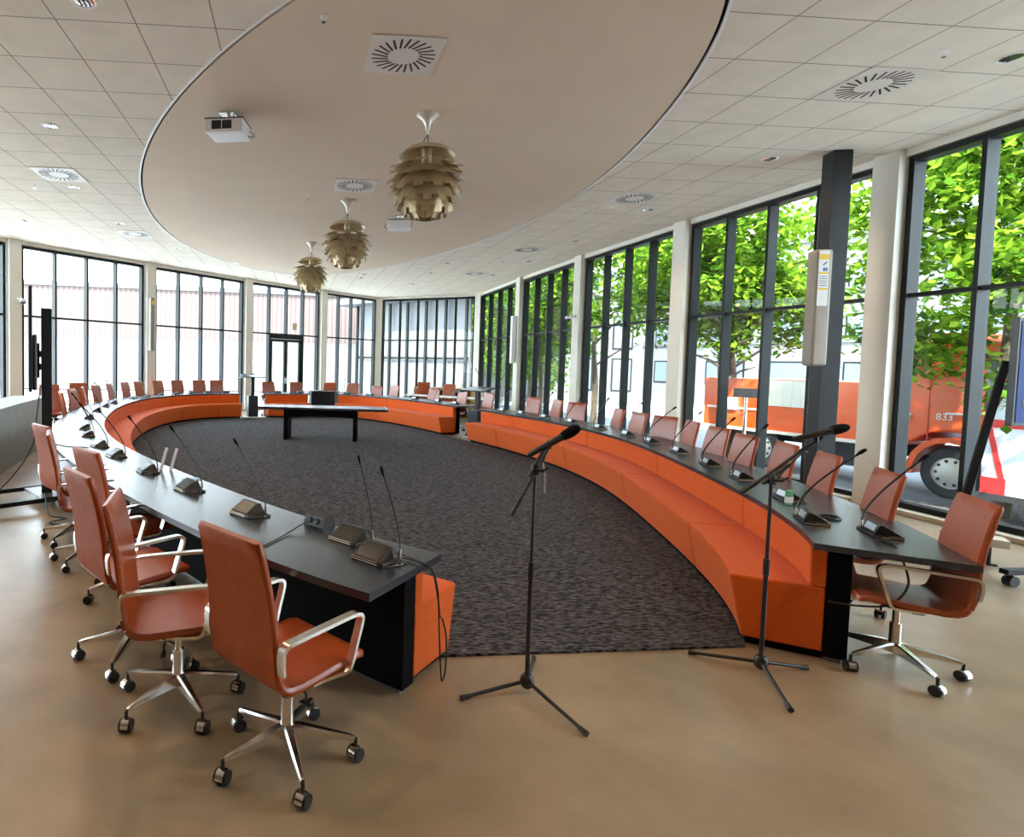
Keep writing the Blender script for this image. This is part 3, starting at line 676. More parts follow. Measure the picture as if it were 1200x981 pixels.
# ------------------------------------------------------------------ microphone stands
def mic_stand(x, y, feet, hinge, tail, tip, label, tie):
    rt = empty('microphone_stand', (x, y, 0), 0, label, 'microphone stand', 'black tripod microphone stands')
    mb = MB(); mb.lathe([(0, .10), (.022, .10), (.034, .085), (.038, .06), (.030, .035), (.018, .025), (0, .025)], n=14); mb.build('tripod_hub', X['rubber'], rt)
    for a, l in feet:
        u = V((cos(a), sin(a), 0))
        mb = MB(); mb.cyl(u*.02+V((0, 0, .062)), u*(l-.03)+V((0, 0, .018)), .0105, .0095); lg = mb.build('leg', X['mic'], rt)
        mb = MB(); mb.cyl(u*(l-.045)+V((0, 0, .0185)), u*l+V((0, 0, .0145)), .0125, .0145); mb.build('rubber_foot', X['rubber'], lg)
    H = V(hinge)
    mb = MB(); mb.cyl((0, 0, .03), H*.55, .0125); mb.cyl(H*.54, H, .0095); mb.build('pole', X['mic'], rt)
    mb = MB(); mb.lathe([(.010, -.05), (.016, -.045), (.017, .045), (.010, .05)], H*.55, 12); mb.build('height_clutch', X['rubber'], rt)
    mb = MB(); mb.box(H, (.034, .040, .06), bevel=.008); mb.cyl(H+V((.0, -.02, 0)), H+V((.035, -.045, 0)), .009); mb.tube([H+V((.03, -.04, -.0)), H+V((.055, -.05, .02))], .006); mb.build('boom_hinge', X['rubber'], rt)
    A, T = V(tail), V(tip); d = (T-A).normalized()
    mb = MB(); mb.cyl(A, T, .0085); mb.cyl(A-d*.0, A+d*.10, .0125); mb.cyl(H-d*.06+V((0, 0, .012)), H+d*.12+V((0, 0, .012)), .012); mb.build('boom_arm', X['mic'], rt)
    mb = MB(); mb.cyl(T-d*.10, T-d*.06, .013); mb.lathe([(0, 0), (.014, 0), (.017, .02), (.012, .045), (0, .045)], T-V((0, 0, .01)), 12); mb.cyl(T-d*.085, T-d*.085+V((.03, 0, -.015)), .006); mb.build('microphone_clip', X['rubber'], rt)
    if tie:
        mb = MB(); mb.tube([H+V((.03, -.03, .04)), H+V((.04, -.035, -.03)), H+V((.042, -.035, -.12))], .0045, 6); mb.build('cable_tie', X['ledred'], rt)
    return rt
def hand_mic(p, d, label):
    d = V(d).normalized(); mb = MB(); prof = [(0, -.125), (.010, -.125), (.0125, -.12), (.0165, .04), (.0185, .055)]
    prof2 = [(.0185, .055), (.0235, .075), (.0245, .10), (.021, .125), (.012, .142), (0, .146)]
    rt = empty('handheld_microphone', p, 0, label, 'microphone', 'handheld microphones on the stands')
    q = V((0, 0, 1)).rotation_difference(d); rt.rotation_mode = 'QUATERNION'; rt.rotation_quaternion = q; rt.scale = (1.14,)*3
    mb.lathe(prof, n=16); mb.build('handle', X['mic'], rt)
    mb = MB(); mb.lathe(prof2, n=16); mb.build('grille_head', X['foam'], rt)
    mb = MB(); mb.lathe([(.0190, .052), (.0205, .054), (.0205, .060), (.0190, .062)], n=16); mb.build('collar_ring', X['steel'], rt)
    return rt
h = 1.21
mic_stand(1.27, 3.0, [(R(190), .385), (R(290), .41), (R(62), .385)], (.0, 0, h), (-.135, -.05, h-.235), (.085, .03, h+.115), 'black tripod microphone stand in the middle, in front of the carpet edge', True)
hand_mic((1.27+.085, 3.0+.0, h+.142), (.16, -.09, .125), 'black handheld microphone tilted up on the middle stand')
h = 1.135
mic_stand(2.73, 3.16, [(R(248), .42), (R(4), .31), (R(142), .36)], (.0, 0, h), (-.15, .03, h-.085), (.225, -.03, h+.225), 'black tripod microphone stand on the right, by the dark end of the right desk', False)
hand_mic((2.73+.235, 3.16-.04, h+.272), (.97, -.12, .26), 'black handheld microphone held level on the right stand')

# ------------------------------------------------------------------ screens on stands
vd = V((-.40, .916)).normalized(); vn = V((vd.y, -vd.x))          # screen plane and its normal (towards the post)
c0 = V((-3.295, 7.55)); rot = M(((vd.x, vn.x, 0), (vd.y, vn.y, 0), (0, 0, 1)))
def L3(a, b, z): q = c0+vd*a+vn*b; return V((q.x, q.y, z))
rt = empty('display_screen', (0, 0, 0), 0, 'large flat display screen seen edge-on at the left, on a black post', 'display')
mb = MB(); mb.box(L3(0, 0, 1.935), (2.06, .035, 1.16), rot, bevel=.006); mb.build('panel', X['tvback'], rt)
mb = MB(); mb.box(L3(0, -.0195, 1.935), (2.02, .003, 1.12), rot); mb.build('screen_glass', X['tvface'], rt)
mb = MB(); mb.box(L3(-.1, .042, 1.68), (1.7, .05, .62), rot, bevel=.02); mb.build('rear_housing', X['tvback'], rt)
mb = MB(); mb.box(L3(0, .085, 1.70), (.5, .03, .42), rot); mb.box(L3(0, .12, 1.78), (.06, .06, .08), rot); mb.box(L3(0, .12, 1.62), (.06, .06, .08), rot); mb.build('wall_bracket', X['stand'], rt)
rt = empty('screen_stand', (0, 0, 0), 0, 'black floor stand with a tall square post and long floor bars', 'stand')
PB = V((-2.985, 7.27)); u2 = V((.765, .644)); w2 = V((-.644, .765)); rb = M(((u2.x, w2.x, 0), (u2.y, w2.y, 0), (0, 0, 1)))
def L4(a, b, z): q = PB+u2*a+w2*b; return V((q.x, q.y, z))
mb = MB(); mb.box((PB.x, PB.y, 1.20), (.115, .115, 2.24), rot, bevel=.006); mb.build('post', X['stand'], rt)
for b in (-.36, .40):
    mb = MB(); mb.box(L4(-.72, b, .10), (2.0, .06, .05), rb, bevel=.004); mb.build('floor_bar', X['stand'], rt)
    for a in (-1.66, .22):
        mb = MB(); mb.cyl(L4(a, b, .037)+V((0, -.015, 0)), L4(a, b, .037)+V((0, .015, 0)), .036, n=16); mb.cyl(L4(a, b, .04), L4(a, b, .08), .01); mb.build('castor', X['rubber'], rt)
mb = MB(); mb.box(L4(0, .02, .10), (.30, .82, .03), rb, bevel=.004); mb.build('base_plate', X['plinth'], rt)
cable('power_cable', [(-3.18, 7.55, 1.36), (-3.20, 7.50, 1.0), (-3.24, 7.45, .62), (-3.42, 7.25, .25), (-3.62, 6.95, .03), (-3.85, 6.7, .012), (-4.1, 6.55, .012)], .008, 'black power cable hanging from the edge-on display screen', n=8)
cable('floor_cable', [(-2.90, 7.02, .14), (-2.80, 6.80, .10), (-2.66, 6.55, .012), (-2.45, 6.45, .012), (-2.55, 6.25, .012), (-2.35, 6.2, .012), (-2.12, 6.4, .012)], .008, 'tangled black cable on the floor below the screen stand', n=6)

# right: tilted display on a wheeled stand, and a second one with a blue picture
A0, A1 = V((5.47, 4.52, .02)), V((5.92, 4.52, 1.88)); up = (A1-A0).normalized(); dv = V((.78, .62, 0)); nv = up.cross(dv).normalized(); dv = nv.cross(up).normalized()
rr = M((dv, nv, up)).transposed()
rt = empty('leaning_board', tuple(A0), 0, 'dark framed board leaning edge-on before the right window, its edge slanting', 'board')
mb = MB(); mb.box(up*.957+dv*.30, (.62, .022, 1.88), rr); mb.build('panel', X['tvback'], rt, smooth=False)
mb = MB()
for a in (.0, .60): mb.box(up*.957+dv*a, (.045, .05, 1.912), rr, bevel=.004)
for z in (.02, 1.895): mb.box(up*z+dv*.30, (.556, .05, .045), rr)
mb.build('board_frame', X['stand'], rt)
rt = empty('display_screen', (0, 0, 0), 0, 'display with a blue picture on a wheeled stand at the right picture edge', 'display')
mb = MB(); mb.box((6.19, 4.30, 1.79), (1.02, .05, .86), bevel=.008); mb.build('panel', X['tvback'], rt)
mb = MB(); mb.box((6.19, 4.273, 1.79), (.97, .004, .81)); mb.mi = 1; mb.lathe([(.05, 0), (.062, -.003), (.074, 0)], (5.82, 4.270, 1.55), 20, 'Y'); mb.box((5.93, 4.2705, 1.85), (.30, .004, .05), M.Rotation(.5, 3, 'Y')); mb.build('screen_image', [X['blueimg'], X['tvback']], rt)
mb = MB(); mb.box((6.25, 4.40, 1.0), (.09, .07, 1.7)); mb.build('post', X['stand'], rt)
mb = MB(); mb.box((6.35, 4.44, .125), (.84, .07, .045), bevel=.004); mb.build('floor_bar', X['stand'], rt)
for x in (6.0, 6.7):
    mb = MB()
    for s in (-.022, .022): mb.cyl((x, 4.44+s-.01, .045), (x, 4.44+s+.01, .045), .045, n=18)
    mb.cyl((x, 4.44, .06), (x, 4.44, .105), .012); mb.build('castor', X['rubber'], rt)
rt = empty('low_stool', (6.42, 4.98, 0), R(-38), 'low pale stool end behind the nearest right-hand chair', 'stool')
mb = MB(); mb.box((-.06, 0, .225), (.42, .20, .075), bevel=.006); mb.build('seat', X['sillm'], rt)
mb = MB(); mb.cyl((.04, 0, .01), (.04, 0, .187), .02); mb.box((.04, 0, .008), (.12, .05, .014), bevel=.003); mb.build('leg', X['steel'], rt)

# ------------------------------------------------------------------ outer counter, second row, sideboard
def osweep(mb, prof, pts):
    P = smooth_path([(*p, 0) for p in pts], 8); prev = None; first = None
    for i, p in enumerate(P):
        t = (P[min(i+1, len(P)-1)]-P[max(i-1, 0)]).normalized(); n = V((-t.y, t.x, 0))
        ring = [mb.bm.verts.new((p.x+n.x*o, p.y+n.y*o, z)) for o, z in prof]
        if prev: mb.bridge(prev, ring)
        else: first = ring
        prev = ring
    mb.face(first[::-1]); mb.face(prev); return mb
cp = [(-4.16, 8.0), (-4.28, 8.75), (-4.52, 9.9), (-4.72, 11.0), (-4.90, 12.0)]
rt = empty('outer_counter', (0, 0, 0), 0, 'grey curved counter at the left picture edge behind the screen', 'counter')
mb = MB(); osweep(mb, [(0, .0), (.05, .0), (.05, .935), (0, .935)], cp); mb.build('front_panel', X['greyp'], rt, ang=20)
mb = MB(); osweep(mb, [(-.02, .937), (.62, .937), (.62, .97), (-.02, .97)], cp); mb.build('counter_top', X['greyp'], rt, ang=20)
rt = empty('press_table', (5.05, 18.25, 0), R(-42), 'low dark table with a pale top by the back windows', 'table')
mb = MB(); mb.box((-.3, 0, .73), (2.9, .70, .035), bevel=.004); mb.build('table_top', X['trimw'], rt)
for s in (-1.5, .95):
    mb = MB(); mb.box((s, 0, .355), (.05, .60, .708)); mb.build('leg', X['steel'], rt)
rt = empty('sideboard', (5.20, 19.75, 0), R(-33), 'light wooden sideboard with dark fronts by the back right corner', 'sideboard')
mb = MB(); mb.box((0, 0, .94), (2.3, .42, .06)); mb.box((1.0, 0, .455), (.30, .42, .91)); mb.box((-1.12, 0, .455), (.06, .42, .91)); mb.box((-.1, .19, .455), (1.97, .04, .91)); mb.build('carcass', X['wood'], rt, smooth=False)
for k in range(3):
    mb = MB(); mb.box((-.755+.56*k+.08, -.12, .46), (.54, .03, .86)); mb.build('door', X['steel'], rt, smooth=False)
place_chair(4.95, 18.95, -122, 'orange chair of the second row in front of the light wooden sideboard', GS, .04)
place_chair(4.25, 19.35, -108, 'orange chair of the second row left of the light wooden sideboard', GS, .08)

# ------------------------------------------------------------------ steel column with speaker
rt = empty('steel_column', (6.20*K, 6.50*K, 0), R(-12), 'dark square steel column rising before the right windows', 'column')
mb = MB(); mb.box((0, 0, HC/2-.002), (.222, .222, HC-.006), bevel=.004); mb.build('shaft', X['steel'], rt)
rt = empty('wall_speaker', (5.96*K, 6.38*K, 1.75-1.75*K), R(-10), 'long beige speaker with a yellow-striped sheet on the dark column', 'speaker'); rt.scale = (K,)*3
mb = MB(); mb.box((0, .02, 2.49), (.17, .18, 1.32), bevel=.03, seg=3); mb.build('shell', X['speaker'], rt)
mb = MB(); mb.box((.10, .045, 2.49), (.035, .13, 1.28)); mb.build('rear_housing', X['rubber'], rt)
mb = MB(); mb.box((-.014, -.0735, 2.82), (.11, .003, .62)); mb.mi = 1
for z, hh in ((3.06, .06), (2.88, .02), (2.70, .02)): mb.box((-.014, -.0755, z), (.105, .002, hh))
mb.mi = 2; mb.box((.0, -.0755, 2.92), (.05, .002, .04))
mb.mi = 3; mb.box((-.005, -.0755, 2.985), (.055, .002, .012), M.Rotation(-.7, 3, 'Y'))
for k in range(5): mb.box((-.014, -.0755, 2.84-.025*k), (.08, .002, .006))
mb.build('printed_sheet', [X['paper'], X['yellow'], X['pblue'], X['rubber']], rt, smooth=False)
rt = empty('wall_speaker', (-3.82*K, 15.84*K, 1.75-1.75*K), R(48), 'slim speaker with a yellow label on the column between the left windows', 'speaker'); rt.scale = (K,)*3
mb = MB(); mb.box((0, 0, 2.65), (.12, .14, 1.40), bevel=.02); mb.build('shell', X['speaker'], rt)
mb = MB(); mb.box((0, -.072, 3.22), (.08, .003, .10)); mb.build('label', X['yellow'], rt)
rt = empty('wall_speaker', (6.22*K, 16.55*K, 1.75-1.75*K), R(90), 'slim white speaker on the right-hand column nearest the corner', 'speaker'); rt.scale = (K,)*3
mb = MB(); mb.box((0, 0, 2.52), (.15, .13, 1.36), bevel=.02); mb.build('shell', X['trimw'], rt)
def wallcam(x, y, z, rz, label):
    rt = empty('security_camera', (x*K, y*K, kz(z)), rz, label, 'camera', 'dome cameras on the columns')
    mb = MB(); mb.box((0, .06, .08), (.08, .10, .06), bevel=.01); mb.tube([(0, .06, .08), (0, -.05, .09), (0, -.10, .06)], .018, 8); mb.build('bracket', X['trimw'], rt)
    mb = MB(); mb.lathe([(0, .075), (.06, .07), (.075, .04), (.075, .0)], (0, -.12, 0), 16); mb.build('housing', X['trimw'], rt)
    mb = MB(); mb.lathe([(.068, 0), (.064, -.03), (.045, -.058), (0, -.07)], (0, -.12, 0), 16); mb.build('dome', X['carglass'], rt)
wallcam(-6.05, 13.38, 2.93, R(50), 'white dome camera on the leftmost column')
wallcam(6.30, 13.1, 2.86, R(-90), 'dark dome camera on a right-hand column')
mb = MB(); mb.box((0, 0, 0), (.22, .012, .26), bevel=.003); simple('taped_sheet', mb, X['sillm'], 'small brown sheet stuck on the glass above the doors', 'sheet', (-.06*K, 19.86*K, kz(2.93)), math.atan2(2.26, 2.45))

# ------------------------------------------------------------------ ceiling fixtures
def vent(x, y, z, label, w=.592):
    rt = empty('air_vent', (x*K, y*K, z), 0, label, 'vent', 'swirl air vents in the ceiling'); rt.scale = (K, K, 1)
    mb = MB(); mb.box((0, 0, -.004), (w, w, .008), bevel=.002); mb.build('plate', X['grille'], rt)
    mb = MB()
    for k in range(24):
        a = 2*pi*k/24; r = .195; mb.box((r*cos(a), r*sin(a), -.0088), (.135, .016, .002), M.Rotation(a+.22, 3, 'Z'))
    mb.build('slots', X['slot'], rt, smooth=False)
Vn = [(.84, 4.93, 'large air vent in the oval panel nearest the camera'), (.80, 8.52, 'second air vent in the oval panel, left of the pendant lamps'), (5.03, 4.97, 'air vent in the ceiling tiles nearest on the right'), (-3.35, 8.58, 'air vent in the ceiling tiles at the left'), (5.0, 8.57, 'second air vent along the right ceiling tiles'), (4.97, 12.6, 'third air vent along the right ceiling tiles'), (-3.33, 12.4, 'faint far air vent in the left ceiling tiles'), (4.90, 16.1, 'fourth and farthest air vent along the right ceiling tiles')]
for x, y, l in Vn: vent(x, y, HC-.003 if abs(x) > 2 else HC-.004, l)
DL = None
def downlight(x, y, label):
    global DL
    if DL is None:
        DL = empty('downlight')
        mb = MB(); mb.lathe([(.102, 0), (.104, -.006), (.092, -.009), (.082, -.003), (.082, 0)], n=24); mb.build('rim', X['trimw'], DL)
        mb = MB(); mb.lathe([(.082, -.0015), (.06, -.004), (.0, -.0045)], n=24); mb.build('reflector', X['chrome'], DL)
        mb = MB()
        for k in (-.035, .0, .035): mb.box((k, 0, -.0065), (.012, .14, .003))
        mb.build('louvre', X['slot'], DL, smooth=False); o = DL
    else: o = copy_tree(DL)
    o.location = (x*K, y*K, HC-.001); tag(o, label, 'ceiling light', 'round downlights in the ceiling tiles')
for k, (x, y) in enumerate([(-1.56, 4.44), (-2.76, 6.82), (-3.37, 9.2), (-5.11, 11.56), (-3.37, 11.52), (-2.78, 13.85), (-1.62, 15.68)]):
    downlight(x, y, f'{ORD[k]} round downlight from the camera in the left ceiling tiles')
for k, (x, y) in enumerate([(5.66, 4.44), (5.62, 6.79), (5.59, 9.17), (5.58, 11.61), (5.57, 13.97), (5.46, 16.22)]):
    downlight(x, y, f'{ORD[k]} round downlight from the camera along the right windows')
for k, (x, y) in enumerate([(3.72, 14.57), (3.71, 16.27), (1.91, 16.9), (3.68, 18.62), (-.2, 18.0)]):
    downlight(x, y, f'{ORD[k]} small round downlight in the far ceiling tiles beyond the oval panel')
SPK = None
for k, (x, y, l) in enumerate([(.16, 4.45, 'sprinkler head in the oval panel nearest the camera'), (.14, 9.18, 'sprinkler head in the oval panel left of the pendant lamps'), (5.05, 4.42, 'sprinkler head between the nearest right vent and downlight'), (-3.94, 9.19, 'sprinkler head beside the left air vent'), (4.94, 9.11, 'sprinkler head beside the second right air vent'), (-3.93, 13.6, 'sprinkler head in the far left ceiling tiles'), (4.94, 13.97, 'sprinkler head in the far right ceiling tiles')]):
    if SPK is None:
        SPK = empty('sprinkler'); mb = MB(); mb.lathe([(.04, 0), (.038, -.006), (.012, -.010), (.010, -.03), (0, -.03)], n=16); mb.build('escutcheon', X['trimw'], SPK)
        mb = MB(); mb.cyl((0, 0, -.03), (0, 0, -.045), .004); mb.lathe([(.018, -.045), (.018, -.049), (0, -.049)], n=12); mb.build('deflector', X['chrome'], SPK); o = SPK
    else: o = copy_tree(SPK)
    o.location = (x*K, y*K, HC-.002 if k < 2 else HC+.002); tag(o, l, 'sprinkler', 'sprinkler heads')
for x, y, l in ((4.41, 9.19, 'white smoke detector near the second right air vent'), (1.90, 17.5, 'white smoke detector in the far ceiling beyond the oval panel')):
    rt = empty('smoke_detector', (x*K, y*K, HC-.001), 0, l, 'smoke detector')
    mb = MB(); mb.lathe([(.055, 0), (.055, -.02), (.04, -.035), (.03, -.045), (0, -.047)], n=18); mb.build('body', X['grille'], rt)
def projector(x, y, rz, label):
    rt = empty('projector', (x*K, y*K, HC), rz, label, 'projector', 'ceiling projectors'); rt.scale = (K,)*3
    mb = MB(); mb.box((0, 0, -.008), (.16, .16, .012)); mb.cyl((0, 0, -.01), (0, 0, -.09), .022); mb.box((0, 0, -.085), (.20, .14, .012)); mb.build('mount', X['alu'], rt)
    mb = MB(); mb.box((0, 0, -.165), (.40, .32, .13), bevel=.014); mb.build('body', X['trimw'], rt)
    mb = MB(); mb.box((0, 0, -.098), (.405, .325, .012), bevel=.004); mb.build('top_plate', X['tvback'], rt)
    for k, xx in enumerate((-.075, .035)):
        mb = MB(); mb.box((xx, -.1605, -.165), (.10, .006, .085)); mb.build('side_vent', X['rubber'], rt, smooth=False)
    mb = MB(); mb.box((-.201, .09, -.17), (.012, .11, .10), bevel=.003); mb.mi = 1; mb.lathe([(.0, -.213), (.026, -.212), (.034, -.207)], (0, .09, -.17), 16, 'X'); mb.build('lens', [X['pblue'], X['carglass']], rt)
    mb = MB(); mb.tube(smooth_path([(.20, .08, -.15), (.25, .09, -.19), (.24, .06, -.22), (.19, .03, -.215)]), .005, 6); mb.tube(smooth_path([(.05, 0, -.02), (.08, -.02, -.04), (.09, -.03, -.09)]), .007, 6); mb.build('cable', X['cable'], rt)
projector(-.74, 6.28, R(-12), 'white projector under the oval panel at the left')
projector(1.74, 10.15, R(170), 'smaller-looking projector beyond the nearest pendant lamp')

# artichoke pendants
def pendant_master():
    rt = empty('pendant_lamp')
    mb = MB(); mb.lathe([(0, 0), (.112, 0), (.115, -.008), (.095, -.022), (.060, -.055), (.034, -.10), (.020, -.16), (.012, -.20), (0, -.203)], n=24); mb.build('ceiling_canopy', X['lampw'], rt)
    mb = MB()
    for k in range(4):
        a = pi/4+k*pi/2; mb.tube([(0, 0, -.195), (.105*cos(a), .105*sin(a), -.345)], .0022, 6)
    mb.tube([(0, 0, -.19), (.006, 0, -.27), (0, 0, -.36)], .004, 6); mb.build('cables', X['steel'], rt)
    zc = -.69; Rr, Rz = .285, .315
    mb = MB(); mb.lathe([(0, .36), (.05, .355), (.06, .335), (.05, .31), (.055, .10), (.075, .08), (.07, -.20), (.04, -.25), (0, -.26)], (0, 0, zc), 16); mb.build('inner_core', X['brass'], rt)
    mb = MB(); mb.lathe([(.0, .375), (.11, .372), (.20, .345), (.285, .275), (.285, .271), (.20, .338), (.11, .365), (0, .368)], (0, 0, zc), 32); mb.build('top_shade', X['brass'], rt)
    tiers = 7
    for i in range(tiers):
        th = R(54+i*18.2); n = 12 if i < 4 else (10 if i < 6 else 8)
        mb = MB()
        for k in range(n):
            a = 2*pi*(k+(.5 if i % 2 else 0))/n
            er = V((cos(a), sin(a), 0)); ea = V((-sin(a), cos(a), 0))
            P = er*(Rr*sin(th))+V((0, 0, Rz*cos(th)))
            tdir = (er*(Rr*cos(th))+V((0, 0, -Rz*sin(th)))).normalized()       # downwards along the globe
            no = (er*sin(th)/Rr+V((0, 0, cos(th)/Rz))).normalized()
            tilt = R([40, 40, 38, 34, 28, 20, 12][i]); down = (tdir*cos(tilt)+no*sin(tilt)).normalized(); out = down.cross(ea); 
            if out.dot(no) < 0: out = -out
            w = 2*pi*Rr*max(sin(th), .30)/n*1.08; h = [.22, .22, .22, .21, .20, .17, .11][i]
            # leaf with a stepped tip
            ol = [(-.50, -.35), (.50, -.35), (.50, .42), (.27, .42), (.27, .72), (-.27, .72), (-.27, .42), (-.50, .42)]
            for side in (0,):
                vs = []
                for lay in (.0015, -.0015):
                    for (u, v) in [(-.5, -.35), (-.27, -.35), (.27, -.35), (.5, -.35), (.5, .42), (.27, .42), (-.27, .42), (-.5, .42), (.27, .72), (-.27, .72)]:
                        q = P+ea*(u*w)+down*(v*h)+out*(lay-.045*w/.17*(2*u)**2*.6+.010*max(0, v))
                        vs.append(mb.bm.verts.new(q+V((0, 0, zc))))
                A, B = vs[:10], vs[10:]
                qs = [(0, 1, 6, 7), (1, 2, 5, 6), (2, 3, 4, 5), (6, 5, 8, 9)]
                for q in qs: mb.face([A[j] for j in q]); mb.face([B[j] for j in q][::-1])
                rim = [0, 1, 2, 3, 4, 5, 8, 9, 6, 7]
                for j in range(10): mb.face([A[rim[j]], A[rim[(j+1) % 10]], B[rim[(j+1) % 10]], B[rim[j]]])
        mb.build('leaf_tier', X['brass'], rt, ang=30)
    return rt
PL = pendant_master()
for k, (x, y, l) in enumerate([(1.30, 6.04, 'nearest and largest-looking brass leaf pendant lamp'), (.77, 9.32, 'middle one of the three brass leaf pendant lamps'), (.29, 12.65, 'farthest of the three brass leaf pendant lamps')]):
    o = PL if k == 0 else copy_tree(PL)
    o.location = (x*K, y*K, HC-.003); o.scale = (K,)*3; o.rotation_euler.z = k*.4+.1; tag(o, l, 'lamp', 'brass leaf pendant lamps')
# ------------------------------------------------------------------ outside
mb = MB(); mb.box((0, 20, FLOOR_OUT-.1), (260, 260, .2)); tag(mb.build('ground', X['paving'], smooth=False), kind='structure')
mb = MB(); mb.box((0, 0, FLOOR_OUT+.008), (9.5, 120, .015), M.Rotation(.277, 3, 'Z')); o = tag(mb.build('road', X['asphalt'], smooth=False), kind='structure'); o.location = (13.6, 14., 0)

def truck():
    t = V((-.273, .962, 0)); n = V((.962, .273, 0))                # rearwards and away from the room
    rt = empty('cargo_truck', (12.42, 10.26, FLOOR_OUT), math.atan2(.962, -.273), 'orange-red truck with an open cargo body parked outside the right windows', 'truck'); rt.scale = (1, 1, 1.07)
    # local +x rearwards, +y points to the room (left side)
    mb = MB()
    pr = [(-1.35, .62), (-1.38, 1.45), (-1.18, 2.45), (-.95, 2.78), (.72, 2.86), (.78, .95), (.62, .95), (.50, 1.05), (.30, 1.16), (0, 1.20), (-.30, 1.16), (-.52, .98), (-.60, .62)]
    a = [mb.bm.verts.new((x, 0, z)) for x, z in pr]; b = [mb.bm.verts.new((x, -2.35, z)) for x, z in pr]
    mb.bridge(a, b); mb.face(a); mb.face(b[::-1]); c = mb.build('cab', X['truck'], rt, smooth=False); bv = c.modifiers.new('b', 'BEVEL'); bv.width = .035; bv.segments = 3; bv.limit_method = 'ANGLE'
    mb = MB(); mb.prism([(-1.12, 0), (-1.12, .012), (-.42, .012), (-.42, 0)], 0, 1); 
    for v in mb.bm.verts:
        z = v.co.z; v.co.z = 1.62 if z < .5 else 2.45
        if v.co.x < -1 and z > .5: v.co.x = -1.0
    mb.build('side_window', X['carglass'], c, smooth=False)
    mb = MB()
    for x in (.36, -1.2): mb.box((x, .004, 1.6), (.012, .012, 1.5))
    mb.box((-.42, .004, 1.05), (1.55, .012, .012)); mb.mi = 1; mb.box((-.9, .02, 1.42), (.16, .03, .05)); mb.build('door_seams', [X['vanred'], X['truckd']], c, smooth=False)
    text_mesh('number', '833', .17, X['trimw'], rt, (.12, .006, 1.40), (pi/2, 0, pi))
    mb = MB(); mb.tube(smooth_path([(.1, .02, 1.52), (-.3, .02, 1.54), (-.75, .02, 1.66)]), .02, 6); mb.build('grab_rail', X['trimw'], rt)
    mb = MB(); mb.box((-1.05, .20, 2.05), (.10, .22, .42), bevel=.02); mb.tube([(-1.0, .02, 2.25), (-1.03, .15, 2.2)], .02); mb.build('mirror', X['trimw'], rt)
    mb = MB(); prev = None
    for k in range(11):
        a = R(-8+k*19.6); ring = [mb.bm.verts.new((-r*cos(a), y, .46+r*sin(a))) for r, y in ((.54, -.3), (.54, .07), (.64, .07), (.64, -.3))]
        if prev: mb.bridge(prev, ring)
        else: mb.face(ring[::-1])
        prev = ring
    mb.face(prev); mb.build('wheel_arch', X['truck'], rt)
    for wx in (0, 3.55):
        mb = MB(); mb.lathe([(.28, -.02), (.43, -.02), (.46, -.05), (.46, -.24), (.43, -.28), (.0, -.28)], (wx, 0, .46), 32, 'Y'); wh = mb.build('wheel', X['truckd'], rt)
        mb = MB(); mb.lathe([(.29, -.02), (.27, -.05), (.17, -.03), (.12, -.01), (.0, -.01)], (wx, 0, .46), 28, 'Y'); mb.mi = 1
        for k in range(10): a = 2*pi*k/10; mb.cyl((wx+.215*cos(a), -.045, .46+.215*sin(a)), (wx+.215*cos(a), -.034, .46+.215*sin(a)), .028, n=10)
        mb.build('rim', [X['rim'], X['truckd']], wh)
    mb = MB(); mb.box((2.2, -1.15, .72), (4.9, 1.0, .22)); mb.box((1.6, -.35, .55), (1.1, .5, .45)); mb.build('chassis', X['truckd'], rt, smooth=False)
    mb = MB(); mb.box((2.95, -1.15, 1.44), (4.25, 2.3, 1.18), bevel=.02); mb.build('cargo_body', X['truck'], rt)
    mb = MB(); mb.box((2.95, .012, .84), (4.2, .03, .07)); mb.box((4.2, .012, 1.32), (1.5, .03, .05)); mb.box((2.0, .012, 1.6), (.06, .03, .8)); mb.build('side_rails', X['truckw'], rt, smooth=False)
    mb = MB(); mb.box((2.75, .010, 1.72), (1.25, .03, .58))
    for k in range(6): mb.box((2.25+.2*k, .03, 1.72), (.012, .012, .56))
    mb.build('side_panel', X['truckw'], rt, smooth=False)
    mb = MB(); mb.tube(smooth_path([(.95, .02, 2.35), (.93, .02, 1.8), (.80, .02, 1.50), (.62, .02, 1.42)], 6), .06, 8); mb.build('cream_band', X['truckw'], rt)
    mb = MB(); mb.box((4.35, .03, 1.42), (.42, .08, .30), bevel=.02); mb.build('side_locker', X['trimw'], rt)
    mb = MB(); mb.box((.3, -1.15, 2.93), (.5, 1.4, .12), bevel=.03); mb.build('beacon_bar', X['truck'], rt)
truck()
